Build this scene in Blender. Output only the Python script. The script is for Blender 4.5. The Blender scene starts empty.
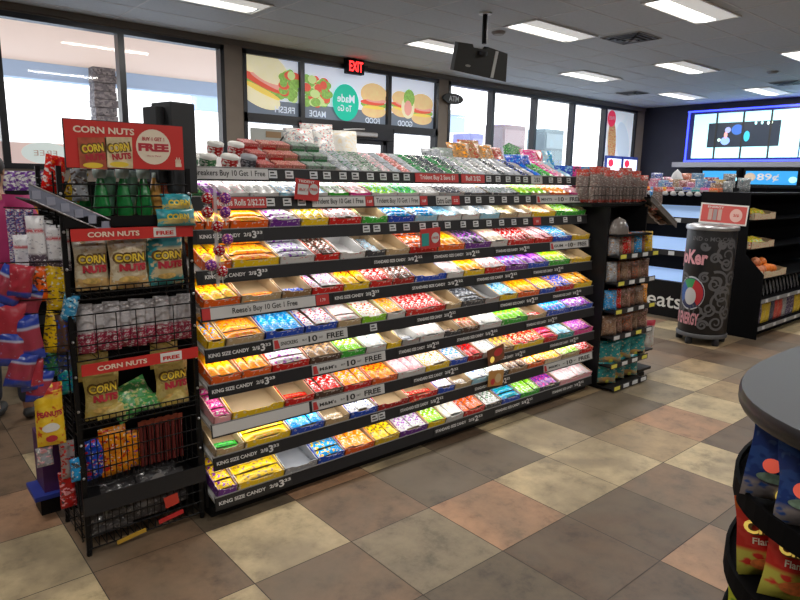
import bpy, math, random
from mathutils import Matrix, Vector
rnd = random.Random(7)
PI = math.pi
SC = bpy.context.scene
COL = SC.collection
R = math.radians
# ------------------------------------------------------------------ materials
def _nt(name):
    m = bpy.data.materials.new(name); m.use_nodes = True
    nt = m.node_tree; b = nt.nodes['Principled BSDF']
    return m, nt, b
_mc = {}
def mat(name, c, rough=.5, metal=0, emit=0, var=0, scale=8, spec=.5, bump=0, alpha=1, trans=0):
    if name in _mc: return _mc[name]
    m, nt, b = _nt(name)
    b.inputs['Base Color'].default_value = (*c, 1); b.inputs['Roughness'].default_value = rough
    b.inputs['Metallic'].default_value = metal; b.inputs['Specular IOR Level'].default_value = spec
    if emit: b.inputs['Emission Color'].default_value = (*c, 1); b.inputs['Emission Strength'].default_value = emit
    if alpha < 1: b.inputs['Alpha'].default_value = alpha
    if trans: b.inputs['Transmission Weight'].default_value = trans
    if var or bump:
        tc = nt.nodes.new('ShaderNodeTexCoord'); n = nt.nodes.new('ShaderNodeTexNoise')
        n.inputs['Scale'].default_value = scale; n.inputs['Detail'].default_value = 5
        nt.links.new(tc.outputs['Object'], n.inputs['Vector'])
        if var:
            r = nt.nodes.new('ShaderNodeMapRange'); r.inputs[1].default_value = .3; r.inputs[2].default_value = .7
            r.inputs[3].default_value = 1-var; r.inputs[4].default_value = 1+var
            nt.links.new(n.outputs['Fac'], r.inputs[0])
            mx = nt.nodes.new('ShaderNodeVectorMath'); mx.operation = 'SCALE'; mx.inputs[0].default_value = c
            nt.links.new(r.outputs[0], mx.inputs['Scale']); nt.links.new(mx.outputs[0], b.inputs['Base Color'])
        if bump:
            bp = nt.nodes.new('ShaderNodeBump'); bp.inputs['Strength'].default_value = bump
            nt.links.new(n.outputs['Fac'], bp.inputs['Height']); nt.links.new(bp.outputs[0], b.inputs['Normal'])
    _mc[name] = m
    return m
def printed(c1, c2, c3=None, scale=45, thr=.55, rough=.35, coord='Object', bump=0, metal=0, zone=None, emit=0):
    """wrapper foil: base colour c1 with printed blobs of c2 and flecks of c3; zone=(axis, lo, hi, colour) paints a band in generated space"""
    key = ('pr', c1, c2, c3, scale, thr, rough, coord, bump, zone)
    if key in _mc: return _mc[key]
    m, nt, b = _nt('print')
    L = nt.links.new; N = nt.nodes.new
    tc = N('ShaderNodeTexCoord')
    n = N('ShaderNodeTexNoise'); n.inputs['Scale'].default_value = scale; n.inputs['Detail'].default_value = 2
    mp = N('ShaderNodeMapping'); mp.inputs['Scale'].default_value = (1, 1, 1.7) if coord == 'Object' else (1, 1, 1)
    L(tc.outputs[coord], mp.inputs[0]); L(mp.outputs[0], n.inputs['Vector']); scale = scale*1.6; n.inputs['Scale'].default_value = scale
    def step(src, t, w=.035):
        r = N('ShaderNodeMapRange'); r.inputs[1].default_value = t-w; r.inputs[2].default_value = t+w
        L(src, r.inputs[0]); return r.outputs[0]
    def mix(f, a, bb):
        x = N('ShaderNodeMix'); x.data_type = 'RGBA'
        L(f, x.inputs[0])
        for s, v in ((6, a), (7, bb)):
            if isinstance(v, tuple): x.inputs[s].default_value = (*v, 1)
            else: L(v, x.inputs[s])
        return x.outputs[2]
    base = c1
    if zone:
        sp = N('ShaderNodeSeparateXYZ'); L(tc.outputs['Generated'], sp.inputs[0])
        for ax, lo, hi, zc in zone:
            a = step(sp.outputs[ax], lo, .03); c = step(sp.outputs[ax], hi, .03)
            s = N('ShaderNodeMath'); s.operation = 'SUBTRACT'; L(a, s.inputs[0]); L(c, s.inputs[1])
            base = mix(s.outputs[0], base, zc)
    f = step(n.outputs['Fac'], thr)
    out = mix(f, base, c2)
    if c3:
        n2 = N('ShaderNodeTexNoise'); n2.inputs['Scale'].default_value = scale*1.9; n2.inputs['Detail'].default_value = 1
        L(tc.outputs[coord], n2.inputs['Vector'])
        out = mix(step(n2.outputs['Fac'], .64), out, c3)
    L(out, b.inputs['Base Color']); b.inputs['Roughness'].default_value = rough; b.inputs['Metallic'].default_value = metal
    if emit:
        L(out, b.inputs['Emission Color']); b.inputs['Emission Strength'].default_value = emit
    if bump:
        n3 = N('ShaderNodeTexNoise'); n3.inputs['Scale'].default_value = 22; L(tc.outputs['Object'], n3.inputs['Vector'])
        bp = N('ShaderNodeBump'); bp.inputs['Strength'].default_value = bump; bp.inputs['Distance'].default_value = .01
        L(n3.outputs['Fac'], bp.inputs['Height']); L(bp.outputs[0], b.inputs['Normal'])
    _mc[key] = m
    return m
def glassmat():
    m = bpy.data.materials.new('window_glass'); m.use_nodes = True; nt = m.node_tree; nt.nodes.clear()
    o = nt.nodes.new('ShaderNodeOutputMaterial'); mx = nt.nodes.new('ShaderNodeMixShader'); mx.inputs[0].default_value = .02
    t = nt.nodes.new('ShaderNodeBsdfTransparent'); g = nt.nodes.new('ShaderNodeBsdfGlossy'); g.inputs['Roughness'].default_value = .03
    nt.links.new(t.outputs[0], mx.inputs[1]); nt.links.new(g.outputs[0], mx.inputs[2]); nt.links.new(mx.outputs[0], o.inputs[0])
    return m
GLASS = glassmat()
BLK = mat('black_metal', (.007, .007, .008), .5, spec=.2)
WIRE = mat('black_wire', (.006, .006, .007), .4, spec=.25)
CHAR = mat('charcoal', (.022, .022, .025), .5, spec=.3)
GREYSH = mat('grey_metal', (.06, .06, .065), .45)
WHITE = mat('white_paint', (.8, .8, .78), .4)
PAPER = mat('paper_white', (.78, .78, .76), .6)
RED = mat('sign_red', (.62, .035, .03), .45)
CREAM = mat('cream', (.85, .78, .62), .5)
INK = mat('ink', (.03, .03, .03), .6)
SILVER = mat('silver', (.5, .5, .52), .3, metal=.8)
YEL = mat('label_yellow', (.75, .7, .1), .5)
CLEAR = mat('clear_film', (.75, .77, .8), .12, alpha=.35)
# ------------------------------------------------------------------ mesh builder
_tx = {}
def text_geo(s, bold=.0):
    k = (s, bold)
    if k in _tx: return _tx[k]
    cu = bpy.data.curves.new('t', 'FONT'); cu.body = s; cu.size = 1; cu.offset = bold; cu.resolution_u = 3
    cu.align_x = 'CENTER'; cu.align_y = 'CENTER'
    o = bpy.data.objects.new('t', cu); COL.objects.link(o)
    dg = bpy.context.evaluated_depsgraph_get(); dg.update()
    me = bpy.data.meshes.new_from_object(o.evaluated_get(dg))
    v = [tuple(p.co) for p in me.vertices]; f = [tuple(p.vertices) for p in me.polygons]
    bpy.data.objects.remove(o); bpy.data.curves.remove(cu); bpy.data.meshes.remove(me)
    xs = [p[0] for p in v]; ys = [p[1] for p in v]
    bb = (min(xs), max(xs), min(ys), max(ys))
    _tx[k] = (v, f, bb)
    return _tx[k]
class MB:
    def __init__(s): s.v = []; s.f = []; s.mi = []; s.ms = []; s.sm = []; s.M = Matrix()
    def m(s, mt):
        if mt not in s.ms: s.ms.append(mt)
        return s.ms.index(mt)
    def add(s, vs, fs, mt, smooth=False, M=None):
        n = len(s.v); T = s.M @ M if M is not None else s.M
        s.v += [tuple(T @ Vector(p)) for p in vs]
        i = s.m(mt)
        for f in fs: s.f.append(tuple(n+k for k in f)); s.mi.append(i); s.sm.append(smooth)
        return s
    def box(s, x0, x1, y0, y1, z0, z1, mt, M=None, bev=0):
        if bev:
            b = bev; P = []
            for z, i in ((z0, b), (z0+b, 0), (z1-b, 0), (z1, b)):
                for (x, y) in ((x0+b, y0+i), (x1-b, y0+i), (x1-i, y0+b), (x1-i, y1-b), (x1-b, y1-i), (x0+b, y1-i), (x0+i, y1-b), (x0+i, y0+b)): P.append((x, y, z))
            F = [tuple(range(7, -1, -1)), tuple(range(24, 32))]
            for k in range(3):
                for j in range(8): F.append((k*8+j, k*8+(j+1) % 8, k*8+8+(j+1) % 8, k*8+8+j))
            return s.add(P, F, mt, False, M)
        P = [(x0, y0, z0), (x1, y0, z0), (x1, y1, z0), (x0, y1, z0), (x0, y0, z1), (x1, y0, z1), (x1, y1, z1), (x0, y1, z1)]
        return s.add(P, [(3, 2, 1, 0), (4, 5, 6, 7), (0, 1, 5, 4), (1, 2, 6, 5), (2, 3, 7, 6), (3, 0, 4, 7)], mt, False, M)
    def prism(s, pts, axis, a, b, mt, M=None):
        """pts: 2-D outline in the plane normal to axis"""
        n = len(pts)
        def p3(p, t): return {'x': (t, p[0], p[1]), 'y': (p[0], t, p[1]), 'z': (p[0], p[1], t)}[axis]
        P = [p3(p, a) for p in pts]+[p3(p, b) for p in pts]
        F = [tuple(range(n-1, -1, -1)), tuple(range(n, 2*n))]+[(i, (i+1) % n, n+(i+1) % n, n+i) for i in range(n)]
        return s.add(P, F, mt, False, M)
    def bar(s, p0, p1, r, mt, n=6, smooth=True, r2=None):
        p0 = Vector(p0); p1 = Vector(p1); d = (p1-p0)
        if d.length < 1e-6: return s
        q = d.to_track_quat('Z', 'Y').to_matrix(); r2 = r if r2 is None else r2
        P = [tuple(p0+q @ Vector((r*math.cos(2*PI*i/n), r*math.sin(2*PI*i/n), 0))) for i in range(n)]
        P += [tuple(p1+q @ Vector((r2*math.cos(2*PI*i/n), r2*math.sin(2*PI*i/n), 0))) for i in range(n)]
        F = [(i, (i+1) % n, n+(i+1) % n, n+i) for i in range(n)]
        s.add(P, F, mt, smooth); s.add(P[:n], [tuple(range(n-1, -1, -1))], mt); s.add(P[n:], [tuple(range(n))], mt)
        return s
    def path(s, pts, r, mt, n=6):
        for a, b in zip(pts, pts[1:]): s.bar(a, b, r, mt, n)
        return s
    def lathe(s, prof, mt, n=20, c=(0, 0, 0), smooth=True, sx=1, sy=1):
        P = []; F = []
        for r, z in prof:
            for i in range(n): P.append((c[0]+sx*r*math.cos(2*PI*i/n), c[1]+sy*r*math.sin(2*PI*i/n), c[2]+z))
        for k in range(len(prof)-1):
            for i in range(n): F.append((k*n+i, k*n+(i+1) % n, (k+1)*n+(i+1) % n, (k+1)*n+i))
        s.add(P, F, mt, smooth)
        s.add(P[:n], [tuple(range(n-1, -1, -1))], mt); s.add(P[-n:], [tuple(range(n))], mt)
        return s
    def sphere(s, c, r, mt, n=14, k=9, sc=(1, 1, 1)):
        prof = [(r*math.sin(PI*(i+.02*(i == 0)-.02*(i == k))/k), -r*math.cos(PI*i/k)) for i in range(k+1)]
        P = []; F = []
        for a, z in prof:
            for i in range(n): P.append((c[0]+sc[0]*a*math.cos(2*PI*i/n), c[1]+sc[1]*a*math.sin(2*PI*i/n), c[2]+sc[2]*z))
        for q in range(k):
            for i in range(n): F.append((q*n+i, q*n+(i+1) % n, (q+1)*n+(i+1) % n, (q+1)*n+i))
        return s.add(P, F, mt, True)
    def text(s, t, w, h, mt, M, bold=.0, fn=None):
        """text fitted in w x h, centred on M's local XY plane, facing local +Z; fn(x,y)->z drapes it on a surface"""
        v, f, bb = text_geo(t, bold)
        sx = w/(bb[1]-bb[0]); sy = h/(bb[3]-bb[2]) if h else sx
        cx = (bb[0]+bb[1])/2; cy = (bb[2]+bb[3])/2
        P = [((p[0]-cx)*sx, (p[1]-cy)*sy) for p in v]
        return s.add([(x, y, fn(x, y) if fn else 0) for x, y in P], f, mt, False, M)
    def disc(s, rx, ry, mt, M, n=28, z=0):
        return s.add([(rx*math.cos(2*PI*i/n), ry*math.sin(2*PI*i/n), z) for i in range(n)], [tuple(range(n))], mt, False, M)
    def poly(s, pts, mt, M, z=0):
        return s.add([(x, y, z) for x, y in pts], [tuple(range(len(pts)))], mt, False, M)
    def mesh(s, name):
        me = bpy.data.meshes.new(name); me.from_pydata(s.v, [], s.f)
        for q in s.ms: me.materials.append(q)
        me.polygons.foreach_set('material_index', s.mi); me.polygons.foreach_set('use_smooth', s.sm); me.update()
        return me
    def build(s, name, parent=None, loc=None):
        o = bpy.data.objects.new(name, s.mesh(name)); COL.objects.link(o)
        if parent is not None: o.parent = parent
        if loc is not None: o.location = loc
        return o
def tag(o, label, cat, group=None, kind=None):
    o['label'] = label; o['category'] = cat
    if group: o['group'] = group
    if kind: o['kind'] = kind
    return o
def struct(o): o['kind'] = 'structure'; return o
def empty(name, loc=(0, 0, 0), rot=(0, 0, 0)):
    o = bpy.data.objects.new(name, None); COL.objects.link(o); o.location = loc; o.rotation_euler = rot; o.empty_display_size = .05
    return o
def dup(o, loc=None, rot=None):
    c = o.copy(); COL.objects.link(c)
    if loc is not None: c.location = loc
    if rot is not None: c.rotation_euler = rot
    for ch in list(o.children):
        d = ch.copy(); COL.objects.link(d); d.parent = c
        for g in list(ch.children):
            e = g.copy(); COL.objects.link(e); e.parent = d
    return c
def face(loc, rz=0, tilt=0):
    """frame whose local XY plane faces -Y at rz=0 (local X -> +X, local Y -> up)"""
    return Matrix.Translation(loc) @ Matrix.Rotation(rz, 4, 'Z') @ Matrix.Rotation(PI/2+tilt, 4, 'X')
ORD = ['first', 'second', 'third', 'fourth', 'fifth', 'sixth', 'seventh', 'eighth', 'ninth', 'tenth', 'eleventh', 'twelfth', 'thirteenth', 'fourteenth', 'fifteenth', 'sixteenth', 'seventeenth', 'eighteenth', 'nineteenth', 'twentieth', 'twenty-first', 'twenty-second', 'twenty-third', 'twenty-fourth', 'twenty-fifth', 'twenty-sixth', 'twenty-seventh', 'twenty-eighth', 'twenty-ninth', 'thirtieth', 'thirty-first', 'thirty-second']
# ------------------------------------------------------------------ camera
cd = bpy.data.cameras.new('camera'); cam = bpy.data.objects.new('camera', cd); COL.objects.link(cam)
yaw, pitch, roll = .710323, .189608, .018873
fw = Vector((math.sin(yaw)*math.cos(pitch), math.cos(yaw)*math.cos(pitch), -math.sin(pitch)))
r_ = Vector((math.cos(yaw), -math.sin(yaw), 0)); u_ = r_.cross(fw)
r2 = r_*math.cos(roll)+u_*math.sin(roll); u2 = -r_*math.sin(roll)+u_*math.cos(roll)
Mx = Matrix((r2, u2, -fw)).transposed().to_4x4(); Mx.translation = Vector((-1.01586, -2.46072, 1.53764))
cam.matrix_world = Mx
cd.sensor_fit = 'HORIZONTAL'; cd.sensor_width = 36; cd.lens = 633.685/800*36; cd.clip_start = .05; cd.clip_end = 200
SC.camera = cam
SC.view_settings.view_transform = 'Standard'; SC.view_settings.look = 'None'
SC.view_settings.exposure = 0; SC.view_settings.gamma = 1
# ------------------------------------------------------------------ world
w = bpy.data.worlds.new('sky'); SC.world = w; w.use_nodes = True; nt = w.node_tree; nt.nodes.clear()
o_ = nt.nodes.new('ShaderNodeOutputWorld'); bg = nt.nodes.new('ShaderNodeBackground')
tc = nt.nodes.new('ShaderNodeTexCoord'); sp = nt.nodes.new('ShaderNodeSeparateXYZ'); cr = nt.nodes.new('ShaderNodeValToRGB')
nt.links.new(tc.outputs['Generated'], sp.inputs[0]); nt.links.new(sp.outputs[2], cr.inputs[0])
cr.color_ramp.elements[0].color = (1, 1, 1, 1); cr.color_ramp.elements[1].color = (.62, .78, 1, 1); cr.color_ramp.elements[1].position = .7
nt.links.new(cr.outputs[0], bg.inputs[0]); bg.inputs[1].default_value = 2.6; nt.links.new(bg.outputs[0], o_.inputs[0])
# ------------------------------------------------------------------ room
XL, XR, YF, YB, ZC = -4.2, 11.19, -6.4, 4.35, 3.0
T = .457
cols = {'y': (.46, .38, .25), 'b': (.32, .24, .15), 'p': (.35, .21, .135), 'g': (.22, .185, .135), 'd': (.105, .07, .048), 'k': (.12, .095, .07), 'm': (.18, .122, .083)}
def tilemat(k, c):
    m, nt, b = _nt('floor_tile_'+k); L = nt.links.new; N = nt.nodes.new
    tc = N('ShaderNodeTexCoord'); n = N('ShaderNodeTexNoise'); n.inputs['Scale'].default_value = 6; n.inputs['Detail'].default_value = 9; n.inputs['Roughness'].default_value = .72
    n2 = N('ShaderNodeTexNoise'); n2.inputs['Scale'].default_value = 1.4; n2.inputs['Detail'].default_value = 4; n2.inputs['Distortion'].default_value = .8
    L(tc.outputs['Object'], n.inputs[0]); L(tc.outputs['Object'], n2.inputs[0])
    r = N('ShaderNodeValToRGB'); e = r.color_ramp.elements
    e[0].position = .3; e[0].color = tuple(x*.42 for x in c)+(1,); e[1].position = .64; e[1].color = tuple(x*1.3 for x in c)+(1,)
    q = r.color_ramp.elements.new(.47); q.color = (*c, 1)
    L(n.outputs['Fac'], r.inputs[0])
    mx = N('ShaderNodeMix'); mx.data_type = 'RGBA'; mr = N('ShaderNodeMapRange'); mr.inputs[1].default_value = .48; mr.inputs[2].default_value = .68; mr.inputs[4].default_value = .7
    L(n2.outputs['Fac'], mr.inputs[0]); L(mr.outputs[0], mx.inputs[0]); L(r.outputs[0], mx.inputs[6]); mx.inputs[7].default_value = (.17, .135, .095, 1)
    L(mx.outputs[2], b.inputs['Base Color'])
    rr = N('ShaderNodeMapRange'); rr.inputs[3].default_value = .38; rr.inputs[4].default_value = .6; L(n.outputs['Fac'], rr.inputs[0]); L(rr.outputs[0], b.inputs['Roughness'])
    bp = N('ShaderNodeBump'); bp.inputs['Strength'].default_value = .12; L(n.outputs['Fac'], bp.inputs['Height']); L(bp.outputs[0], b.inputs['Normal'])
    return m
cols = {k: (c[0]*1.02, c[1]*.97, c[2]*.86) for k, c in cols.items()}
TM = {k: tilemat(k, c) for k, c in cols.items()}
GROUT = mat('grout', (.06, .052, .042), .8)
known = {(0, 0): 'y', (1, 0): 'm', (2, 0): 'k', (3, 0): 'k', (4, 0): 'y', (5, 0): 'k', (6, 0): 'k', (7, 0): 'g', (8, 0): 'y', (9, 0): 'b', (10, 0): 'd', (11, 0): 'd',
         (-1, 0): 'm', (0, 1): 'm', (1, 1): 'g', (2, 1): 'p', (3, 1): 'y', (4, 1): 'y', (5, 1): 'b', (6, 1): 'p', (7, 1): 'y', (8, 1): 'b', (9, 1): 'm', (10, 1): 'm', (11, 1): 'd', (12, 1): 'y', (13, 1): 'y', (14, 1): 'b',
         (1, 2): 'k', (2, 2): 'd', (3, 2): 'd', (4, 2): 'm', (5, 2): 'y', (6, 2): 'd', (7, 2): 'd', (8, 2): 'b', (2, 3): 'd', (3, 3): 'p', (1, 3): 'k', (4, 3): 'd', (5, 3): 'p', (0, 2): 'k', (0, 3): 'y',
         (-1, -1): 'm', (-1, -2): 'd', (-1, -3): 'y', (-1, -4): 'm', (-2, -1): 'y', (-2, -2): 'p', (-2, 0): 'y', (-2, -3): 'm', (-2, -4): 'm', (-1, 1): 'y', (-2, 1): 'b', (-3, -2): 'p', (-3, -1): 'y', (-3, -3): 'd', (-3, 0): 'p',
         (10, -1): 'd', (9, -1): 'm', (8, -1): 'm', (7, -1): 'k', (11, -1): 'b', (11, 0): 'm', (12, 0): 'd', (13, 0): 'm', (14, 0): 'y'}
mb = MB(); g = .004
mb.box(XL, XR, YF, YB, -.05, -.002, GROUT)
for i in range(int(XL/T)-1, int(XR/T)+1):
    for j in range(int(-YB/T)-1, int(-YF/T)+1):
        oy = 0
        x0, x1 = max(XL, i*T+g/2), min(XR, (i+1)*T-g/2); y1, y0 = min(YB, -j*T-g/2), max(YF, -(j+1)*T+g/2)
        if x1 <= x0 or y1 <= y0: continue
        k = known.get((i, j)) or rnd.choice('ybpgdkmmd')
        mb.add([(x0, y0, 0), (x1, y0, 0), (x1, y1, 0), (x0, y1, 0)], [(0, 1, 2, 3)], TM[k])
struct(mb.build('floor'))
CEIL = mat('ceiling_tile', (.52, .565, .61), .75, var=.04, scale=30)
CG = mat('ceiling_grid', (.62, .63, .655), .5)
mb = MB(); mb.box(XL, XR, YF, YB, ZC, ZC+.1, CEIL)
# grid of T bars: 1.3 m pitch rows follow the luminaires
for k in range(-14, 9):
    y = 1.65+.46*k+.23
    if YF < y < YB: mb.box(XL, XR, y-.007, y+.007, ZC-.003, ZC, CG)
for k in range(-9, 8):
    x = 4.43+.95*k+.475
    if XL < x < XR: mb.box(x-.007, x+.007, YF, YB, ZC-.003, ZC, CG)
struct(mb.build('ceiling'))
WTAN = mat('wall_tan', (.20, .165, .135), .7, var=.05)
WNAVY = mat('wall_navy', (.012, .014, .032), .6, var=.1)
struct(MB().box(XL-.15, XL, YF, YB, 0, ZC, WTAN).build('wall_left'))
struct(MB().box(XL, XR, YF-.15, YF, 0, ZC, WTAN).build('wall_front'))
struct(MB().box(XR, XR+.15, YF, YB+.15, 0, ZC, WNAVY).build('wall_right'))
# storefront wall: solid below sill, above head and the piers
HEAD = 2.925; SILL = .55
mb = MB()
groups = [(-4.0, -1.0), (-.95+.0, 2.24), (2.46, 5.49), (5.69, 10.9)]
groups = [(-4.0, 2.24), (2.46, 5.49), (5.69, 10.9)]
mb.box(XL, XR, YB, YB+.15, HEAD, ZC, WTAN)
prev = XL
for a, b in groups: mb.box(prev, a, YB, YB+.15, 0, HEAD, WTAN); prev = b
mb.box(prev, XR, YB, YB+.15, 0, HEAD, WTAN)
mb.box(-4.0, 2.24, YB, YB+.15, 0, 1.56, WTAN); mb.box(5.69, 10.9, YB, YB+.15, 0, SILL, WTAN); mb.box(2.46, 3.22, YB, YB+.15, 0, SILL, WTAN); mb.box(4.6, 5.49, YB, YB+.15, 0, SILL, WTAN)
struct(mb.build('wall_back'))
struct(MB().box(XL, XR, YB-.02, YB, HEAD+.015, ZC, mat('wall_trim', (.15, .13, .11), .6)).build('trim_1'))
FR = mat('window_frame_black', (.008, .009, .014), .35)
wn = 0
def window(x0, x1, z0, z1, xs, zs=()):
    global wn; wn += 1
    e = empty('window_%d' % wn, (x0, YB, z0)); struct(e)
    M = Matrix.Translation((-x0, -YB, -z0)); f = MB(); f.M = M
    fy0, fy1 = YB-.01, YB+.10
    f.box(x0, x1, fy0, fy1, z1-.05, z1, FR); f.box(x0, x1, fy0, fy1, z0, z0+.05, FR)
    f.box(x0, x0+.045, fy0, fy1, z0, z1, FR); f.box(x1-.045, x1, fy0, fy1, z0, z1, FR); f.build('window_frame', e)
    for x in xs:
        f = MB(); f.M = M; f.box(x-.03, x+.03, fy0, fy1, z0+.05, z1-.05, FR); f.build('mullion', e)
    for z in zs:
        f = MB(); f.M = M; f.box(x0+.045, x1-.045, fy0+.001, fy1, z-.03, z+.03, FR); f.build('transom', e)
    bounds = [x0]+list(xs)+[x1]
    for a, b in zip(bounds, bounds[1:]):
        f = MB(); f.M = M; f.box(a+.03, b-.03, YB+.05, YB+.056, z0+.03, z1-.03, GLASS); f.build('pane', e)
window(-4.0, 2.24, 1.56, HEAD, [-3.05, -2.0, -.95, .10, 1.16])
window(2.46, 5.49, 2.19, HEAD, [3.235, 4.59])
window(2.46, 3.2, SILL, 2.19, [])
window(4.63, 5.49, SILL, 2.19, [])
window(5.69, 10.9, SILL, HEAD, [6.665, 7.725, 8.795, 9.81])
# glazed double door under the transom
e = struct(empty('door_1', (3.22, YB, 0))); M = Matrix.Translation((-3.22, -YB, 0))
f = MB(); f.M = M
f.box(3.2, 4.63, YB-.03, YB+.1, 2.03, 2.2, FR); f.box(3.2, 3.28, YB-.01, YB+.1, 0, 2.1, FR); f.box(4.55, 4.63, YB-.01, YB+.1, 0, 2.1, FR); f.build('door_frame', e)
for a, b in ((3.28, 3.91), (3.92, 4.55)):
    f = MB(); f.M = M
    f.box(a, a+.06, YB, YB+.06, 0, 2.03, FR); f.box(b-.06, b, YB, YB+.06, 0, 2.03, FR); f.box(a, b, YB, YB+.06, 0, .2, FR); f.box(a, b, YB, YB+.06, 1.97, 2.03, FR)
    f.build('door_leaf', e)
    f = MB(); f.M = M; f.box(a+.06, b-.06, YB+.03, YB+.036, .2, 1.97, GLASS); f.build('pane', e)
f = MB(); f.M = M; f.box(3.75, 4.35, YB-.07, YB-.03, 2.06, 2.12, SILVER, bev=.01); f.bar((3.8, YB-.05, 2.13), (4.1, YB-.1, 2.15), .012, SILVER); f.build('door_closer', e)
# ------------------------------------------------------------------ outdoors
GND = mat('forecourt_concrete', (.75, .74, .72), .8, var=.05, scale=1)
struct(MB().box(-30, 60, YB+.15, 70, -.12, -.03, GND).build('ground'))
SOF = mat('soffit_beige_glow', (.76, .57, .46), .7, emit=.32)  # no lamp here: emission added so the soffit reads bright
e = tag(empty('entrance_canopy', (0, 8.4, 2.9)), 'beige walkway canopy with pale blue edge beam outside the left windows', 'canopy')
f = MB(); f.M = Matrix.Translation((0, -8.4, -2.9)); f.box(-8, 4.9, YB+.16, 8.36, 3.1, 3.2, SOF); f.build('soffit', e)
f = MB(); f.M = Matrix.Translation((0, -8.4, -2.9)); f.box(-8, 4.9, 8.36, 8.6, 2.87, 3.3, mat('fascia_blue_glow', (.36, .48, .66), .5, emit=.35)); f.build('edge_beam', e)  # beam is no light source; its emission imitates skylight on it
e2 = tag(MB().box(5.2, 14, 12.0, 12.3, 3.0, 3.5, mat('far_fascia', (.5, .62, .85), .5)).box(5.2, 14, 11.9, 12.35, 3.5, 3.62, WHITE).build('canopy_edge'), 'pale blue fascia band seen outside through the right windows', 'canopy')
STONE = printed((.16, .15, .16), (.30, .28, .28), (.09, .085, .09), scale=8, thr=.5, rough=.9)
mb = MB()
for k in range(26):
    z = k*.12; q = .008*(k % 3)
    mb.box(1.93+q, 2.27-q, 8.12+q, 8.4, z, z+.112, STONE)
tag(mb.build('stone_pillar'), 'grey stacked stone pillar holding the canopy outside the left window', 'pillar')
for (x0, x1, y, z1, c, nm, lb, ct) in [(10.25, 10.72, 8.2, 2.62, (.28, .27, .5), 'fuel_pump', 'blue purple fuel pump outside behind second right window', 'pump'),
                           (11.4, 12.3, 8.2, 2.9, (.30, .22, .22), 'sign_column', 'taupe column outside seen through the narrow window beside the pump', 'column'),
                           (13.1, 13.95, 8.2, 2.9, (.22, .27, .28), 'grey_column', 'grey green column outside beyond the third right window', 'column')]:
    cm = mat(nm, c, .6, var=.1, scale=2)
    f = MB(); f.box(x0, x1, y, y+.6, 0, z1, cm, bev=.02); f.box(x0+.06, x1-.06, y-.02, y, z1-.5, z1-.12, mat(nm+'_lt', tuple(min(1, q*1.35) for q in c), .5)); f.box(x0+.06, x1-.06, y-.02, y, 1.0, 1.7, mat(nm+'_lt2', tuple(min(1, q*1.2) for q in c), .5))
    tag(f.build(nm), lb, ct)
# ------------------------------------------------------------------ window posters: emission stands in for daylight behind them
PB = mat('poster_band', (.14, .17, .22), .5, emit=.5); PS = mat('poster_sky', (.70, .76, .9), .6, emit=.5)
BUN = mat('bun', (.72, .52, .26), .6, var=.12, scale=12, emit=.5); BUNP = mat('bun_pale', (.80, .74, .50), .6, var=.1, scale=12, emit=.5); LET = mat('lettuce', (.25, .45, .10), .6, var=.4, scale=40, emit=.5)
TOM = mat('tomato', (.7, .1, .06), .5, emit=.5); HAM = mat('ham', (.75, .35, .3), .5, emit=.5); CHS = mat('cheese', (.85, .6, .12), .5, emit=.5); GRN = mat('badge_green', (.0, .48, .33), .5, emit=.5); LTX = mat('poster_text', (.6, .66, .75), .5, emit=.5)
def pm(x, z, y=YB+.045, rot=0): return Matrix.Translation((x, y, z)) @ Matrix.Rotation(PI, 4, 'Z') @ Matrix.Rotation(PI/2, 4, 'X') @ Matrix.Rotation(rot, 4, 'Z')
# frame whose local X runs to -X: the posters are read from outside, so they show mirrored in here
def both(f, shape, *a):
    pass
def sandwich(f, x, z, s, rot=0, pale=False):
    B = BUNP if pale else BUN
    def el(dx, dz, rx, rz, m, lay):
        M = pm(x, z, YB+.045-lay*.0015, rot) @ Matrix.Translation((dx*s, dz*s, 0)); f.disc(rx*s, rz*s, m, M)
    el(0, .22, .5, .32, B, 0); el(0, -.26, .46, .2, B, 1)
    el(0, -.08, .5, .13, LET, 2); el(.05, -.02, .46, .08, TOM, 3); el(-.1, .04, .4, .06, HAM, 4); el(0, -.16, .42, .05, CHS, 5)
    el(0, .27, .47, .24, B, 6)
POS = []
def poster(x0, x1, lab, bandh=.19):
    f = MB(); z0, z1 = 2.215, 2.88
    f.box(x0, x1, YB+.046, YB+.049, z0+bandh, z1, PS); f.box(x0, x1, YB+.046, YB+.049, z0, z0+bandh, PB)
    return f
f = poster(2.5, 3.205, ''); sandwich(f, 2.74, 2.60, .62, R(20), True)
for k in range(26): f.disc(.05+.03*rnd.random(), .05, (LET, LET, TOM, mat('lettuce_pale', (.55, .7, .3), .6, emit=.5))[k % 4], pm(2.99+rnd.random()*.19, 2.45+rnd.random()*.28, YB+.034-k*.0002))
f.text('FRESH', .27, .075, LTX, pm(3.01, 2.31, YB+.03), .02)
tag(f.build('window_poster'), 'mirrored FRESH sandwich poster on the leftmost transom window pane', 'poster', 'food posters on the transom window')
f = poster(3.265, 4.56, '')
for k in range(60):
    f.disc(.05+.03*rnd.random(), .05, (LET, LET, TOM, _mc['lettuce_pale'])[k % 4], pm(3.3+rnd.random()*.33, 2.42+rnd.random()*.28, YB+.034-k*.0002))
sandwich(f, 4.36, 2.52, .44)
f.text('MADE', .24, .075, LTX, pm(3.47, 2.30, YB+.03), .02); f.text('FOOD', .24, .07, LTX, pm(4.33, 2.28, YB+.03), .02)
tag(f.build('window_poster'), 'mirrored MADE and FOOD poster over the entrance door', 'poster', 'food posters on the transom window')
f = poster(4.62, 5.45, ''); sandwich(f, 4.83, 2.52, .34, R(8)); sandwich(f, 5.22, 2.48, .42)
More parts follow.
